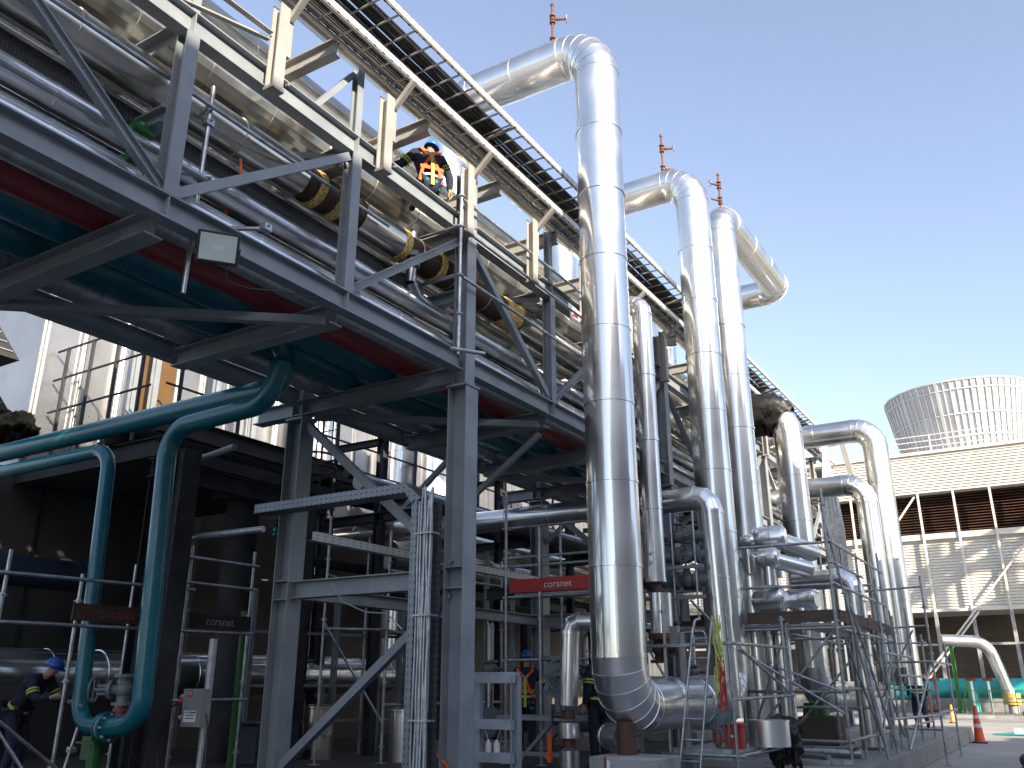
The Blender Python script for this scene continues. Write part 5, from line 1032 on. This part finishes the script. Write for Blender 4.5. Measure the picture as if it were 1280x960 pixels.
    h = V(D['head']); up = (V(D['top']) - V(D['chin'])).normalized(); fw = (V(D['nose']) - h); fw = (fw - up*fw.dot(up)).normalized(); sd_ = fw.cross(up)
    mb = MB(); n = 18; o0 = h + up*.02
    for i in range(7):
        ph = math.pi/2*i/6
        for k in range(n): th = 2*math.pi*k/n; mb.v.append(tuple(o0 + (sd_*(.118*math.cos(th)) + fw*(.14*math.sin(th)))*math.cos(ph) + up*(.135*math.sin(ph))))
    for i in range(6):
        for k in range(n): mb.f.append([i*n+k, i*n+(k+1) % n, (i+1)*n+(k+1) % n, (i+1)*n+k]); mb.mi.append(0)
    p0 = len(mb.v)
    for k in range(9): th = math.pi*(.1 + .8*k/8); q = sd_*(.118*math.cos(th)) + fw*(.14*math.sin(th)); mb.v += [tuple(o0 + q), tuple(o0 + q*1.38 - up*.012)]
    for k in range(8): mb.f.append([p0+2*k, p0+2*k+1, p0+2*k+3, p0+2*k+2]); mb.mi.append(0)
    o = mb.build('helmet', helmet); o.parent = t; sm = o.modifiers.new('thickness', 'SOLIDIFY'); sm.thickness = .006
    # harness over the jacket
    P_ = {k: V(q) for k, q in D.items()}; bk = -(P_['shR'] - P_['shL']).normalized().cross((P_['neck'] - P_['pelvis']).normalized()); bk = -bk if bk.dot(fw) > 0 else bk
    if straps:
        def strap(pts, mat, wd=.045):
            mb = MB()
            for a, b2 in zip(pts[:-1], pts[1:]): mb.bar(a, b2, wd, .012, bk)
            o = mb.build('harness_strap', mat); o.parent = t
        dr = P_['chest'] + bk*.155
        for s, m in (('L', 'orange'), ('R', 'orange')):
            strap([P_['sh' + s].lerp(P_['neck'], .4) + Z*.07, P_['sh' + s].lerp(P_['neck'], .25) + bk*.12, dr, ], m); strap([dr, P_['waist'] + bk*.14 + (P_['sh' + s] - P_['neck'])*.62, P_['pelvis'] + bk*.10 + (P_['sh' + s] - P_['neck'])*.75], m)
            strap([P_['pelvis'] + bk*.14 + (P_['sh' + s] - P_['neck'])*.3, P_['hip' + s] + bk*.115 - Z*.1, P_['hip' + s] + (P_['hip' + s] - P_['pelvis'])*.9], 'tealw')
        strap([P_['waist'] + bk*.145 - (P_['shR'] - P_['shL'])*.42, P_['waist'] + bk*.158, P_['waist'] + bk*.145 + (P_['shR'] - P_['shL'])*.42], 'orange', .06)
        mb = MB().torus(dr + bk*.015, bk, .035, .007, 14, 6); o = mb.build('back_ring', 'galv'); o.parent = t
        strap([dr + bk*.01, P_['waist'] + bk*.175, P_['pelvis'] + bk*.16 - Z*.12], 'yellow', .05)
    mb = MB(); ax = (P_['chest'] - P_['pelvis']).normalized(); q = P_['waist'].lerp(P_['pelvis'], .6); sx = (P_['shR'] - P_['shL']).normalized()
    ring = [q + sx*(.172*math.cos(2*math.pi*k/18)) + bk*(.142*math.sin(2*math.pi*k/18)) for k in range(19)]
    for a, b2 in zip(ring[:-1], ring[1:]): mb.bar(a, b2, .006, .04, ax)
    o = mb.build('waist_band', belt); o.parent = t
    return t
# on the rack: seen from behind, squatting on the beam, left arm out, right arm hanging
person('worker in a navy suit and orange harness crouching high on the rack, seen from behind', (-6.62, 8.50, 7.96), R(58),
  dict(pelvis=(0,.0,.36), waist=(0,.03,.53), chest=(.0,.08,.78), neck=(.03,.12,.95), chin=(.07,.18,.99), head=(.09,.19,1.07), top=(.11,.19,1.14), nose=(.12,.30,1.03),
   shL=(-.21,.08,.87), elL=(-.38,.14,.66), wrL=(-.62,.2,.60), shR=(.21,.09,.88), elR=(.33,.03,.60), wrR=(.34,.03,.33),
   hipL=(-.11,0,.32), knL=(-.20,.40,.36), anL=(-.15,.12,.08), toL=(-.16,.27,.04), hipR=(.11,0,.32), knR=(.19,.40,.36), anR=(.15,.12,.08), toR=(.16,.27,.04)), helmet='helmet_l', belt='silver_t')
person('worker in orange harness and blue helmet standing under the rack, back turned', (-8.68, 14.6, .402), R(25),
  dict(elR=(.30,.12,1.2), wrR=(.22,.36,1.3), elL=(-.28,.1,1.2), wrL=(-.15,.36,1.25)))
person('person in a navy coat with lime stripe, half hidden behind the largest riser', (-6.28, 12.75, .402), R(70), dict(elR=(.28,.1,1.2), wrR=(.2,.34,1.2)), straps=False, helmet='rust')
person('worker with a blue helmet bending towards a valve at the lower left', (-12.62, 7.42, .402), R(-68),
  dict(pelvis=(0,-.05,.86), waist=(0,.02,1.0), chest=(0,.16,1.20), neck=(0,.30,1.33), chin=(0,.38,1.36), head=(0,.41,1.43), top=(0,.42,1.50), nose=(0,.5,1.37), shL=(-.19,.24,1.27), shR=(.19,.24,1.27), elR=(.26,.38,1.02), wrR=(.2,.62,1.05), elL=(-.26,.38,1.0), wrL=(-.2,.6,.98), hipL=(-.1,-.05,.82), hipR=(.1,-.05,.82), knL=(-.11,.06,.46), knR=(.11,.06,.46)), straps=False)
person('person in dark work clothes walking away along the slab at the right', (-4.02, 29.2, .402), R(20),
  dict(knL=(-.11,.16,.52), anL=(-.11,.02,.12), toL=(-.12,.18,.04), knR=(.11,-.02,.49), anR=(.11,-.28,.16), toR=(.12,-.14,.05)), straps=False)
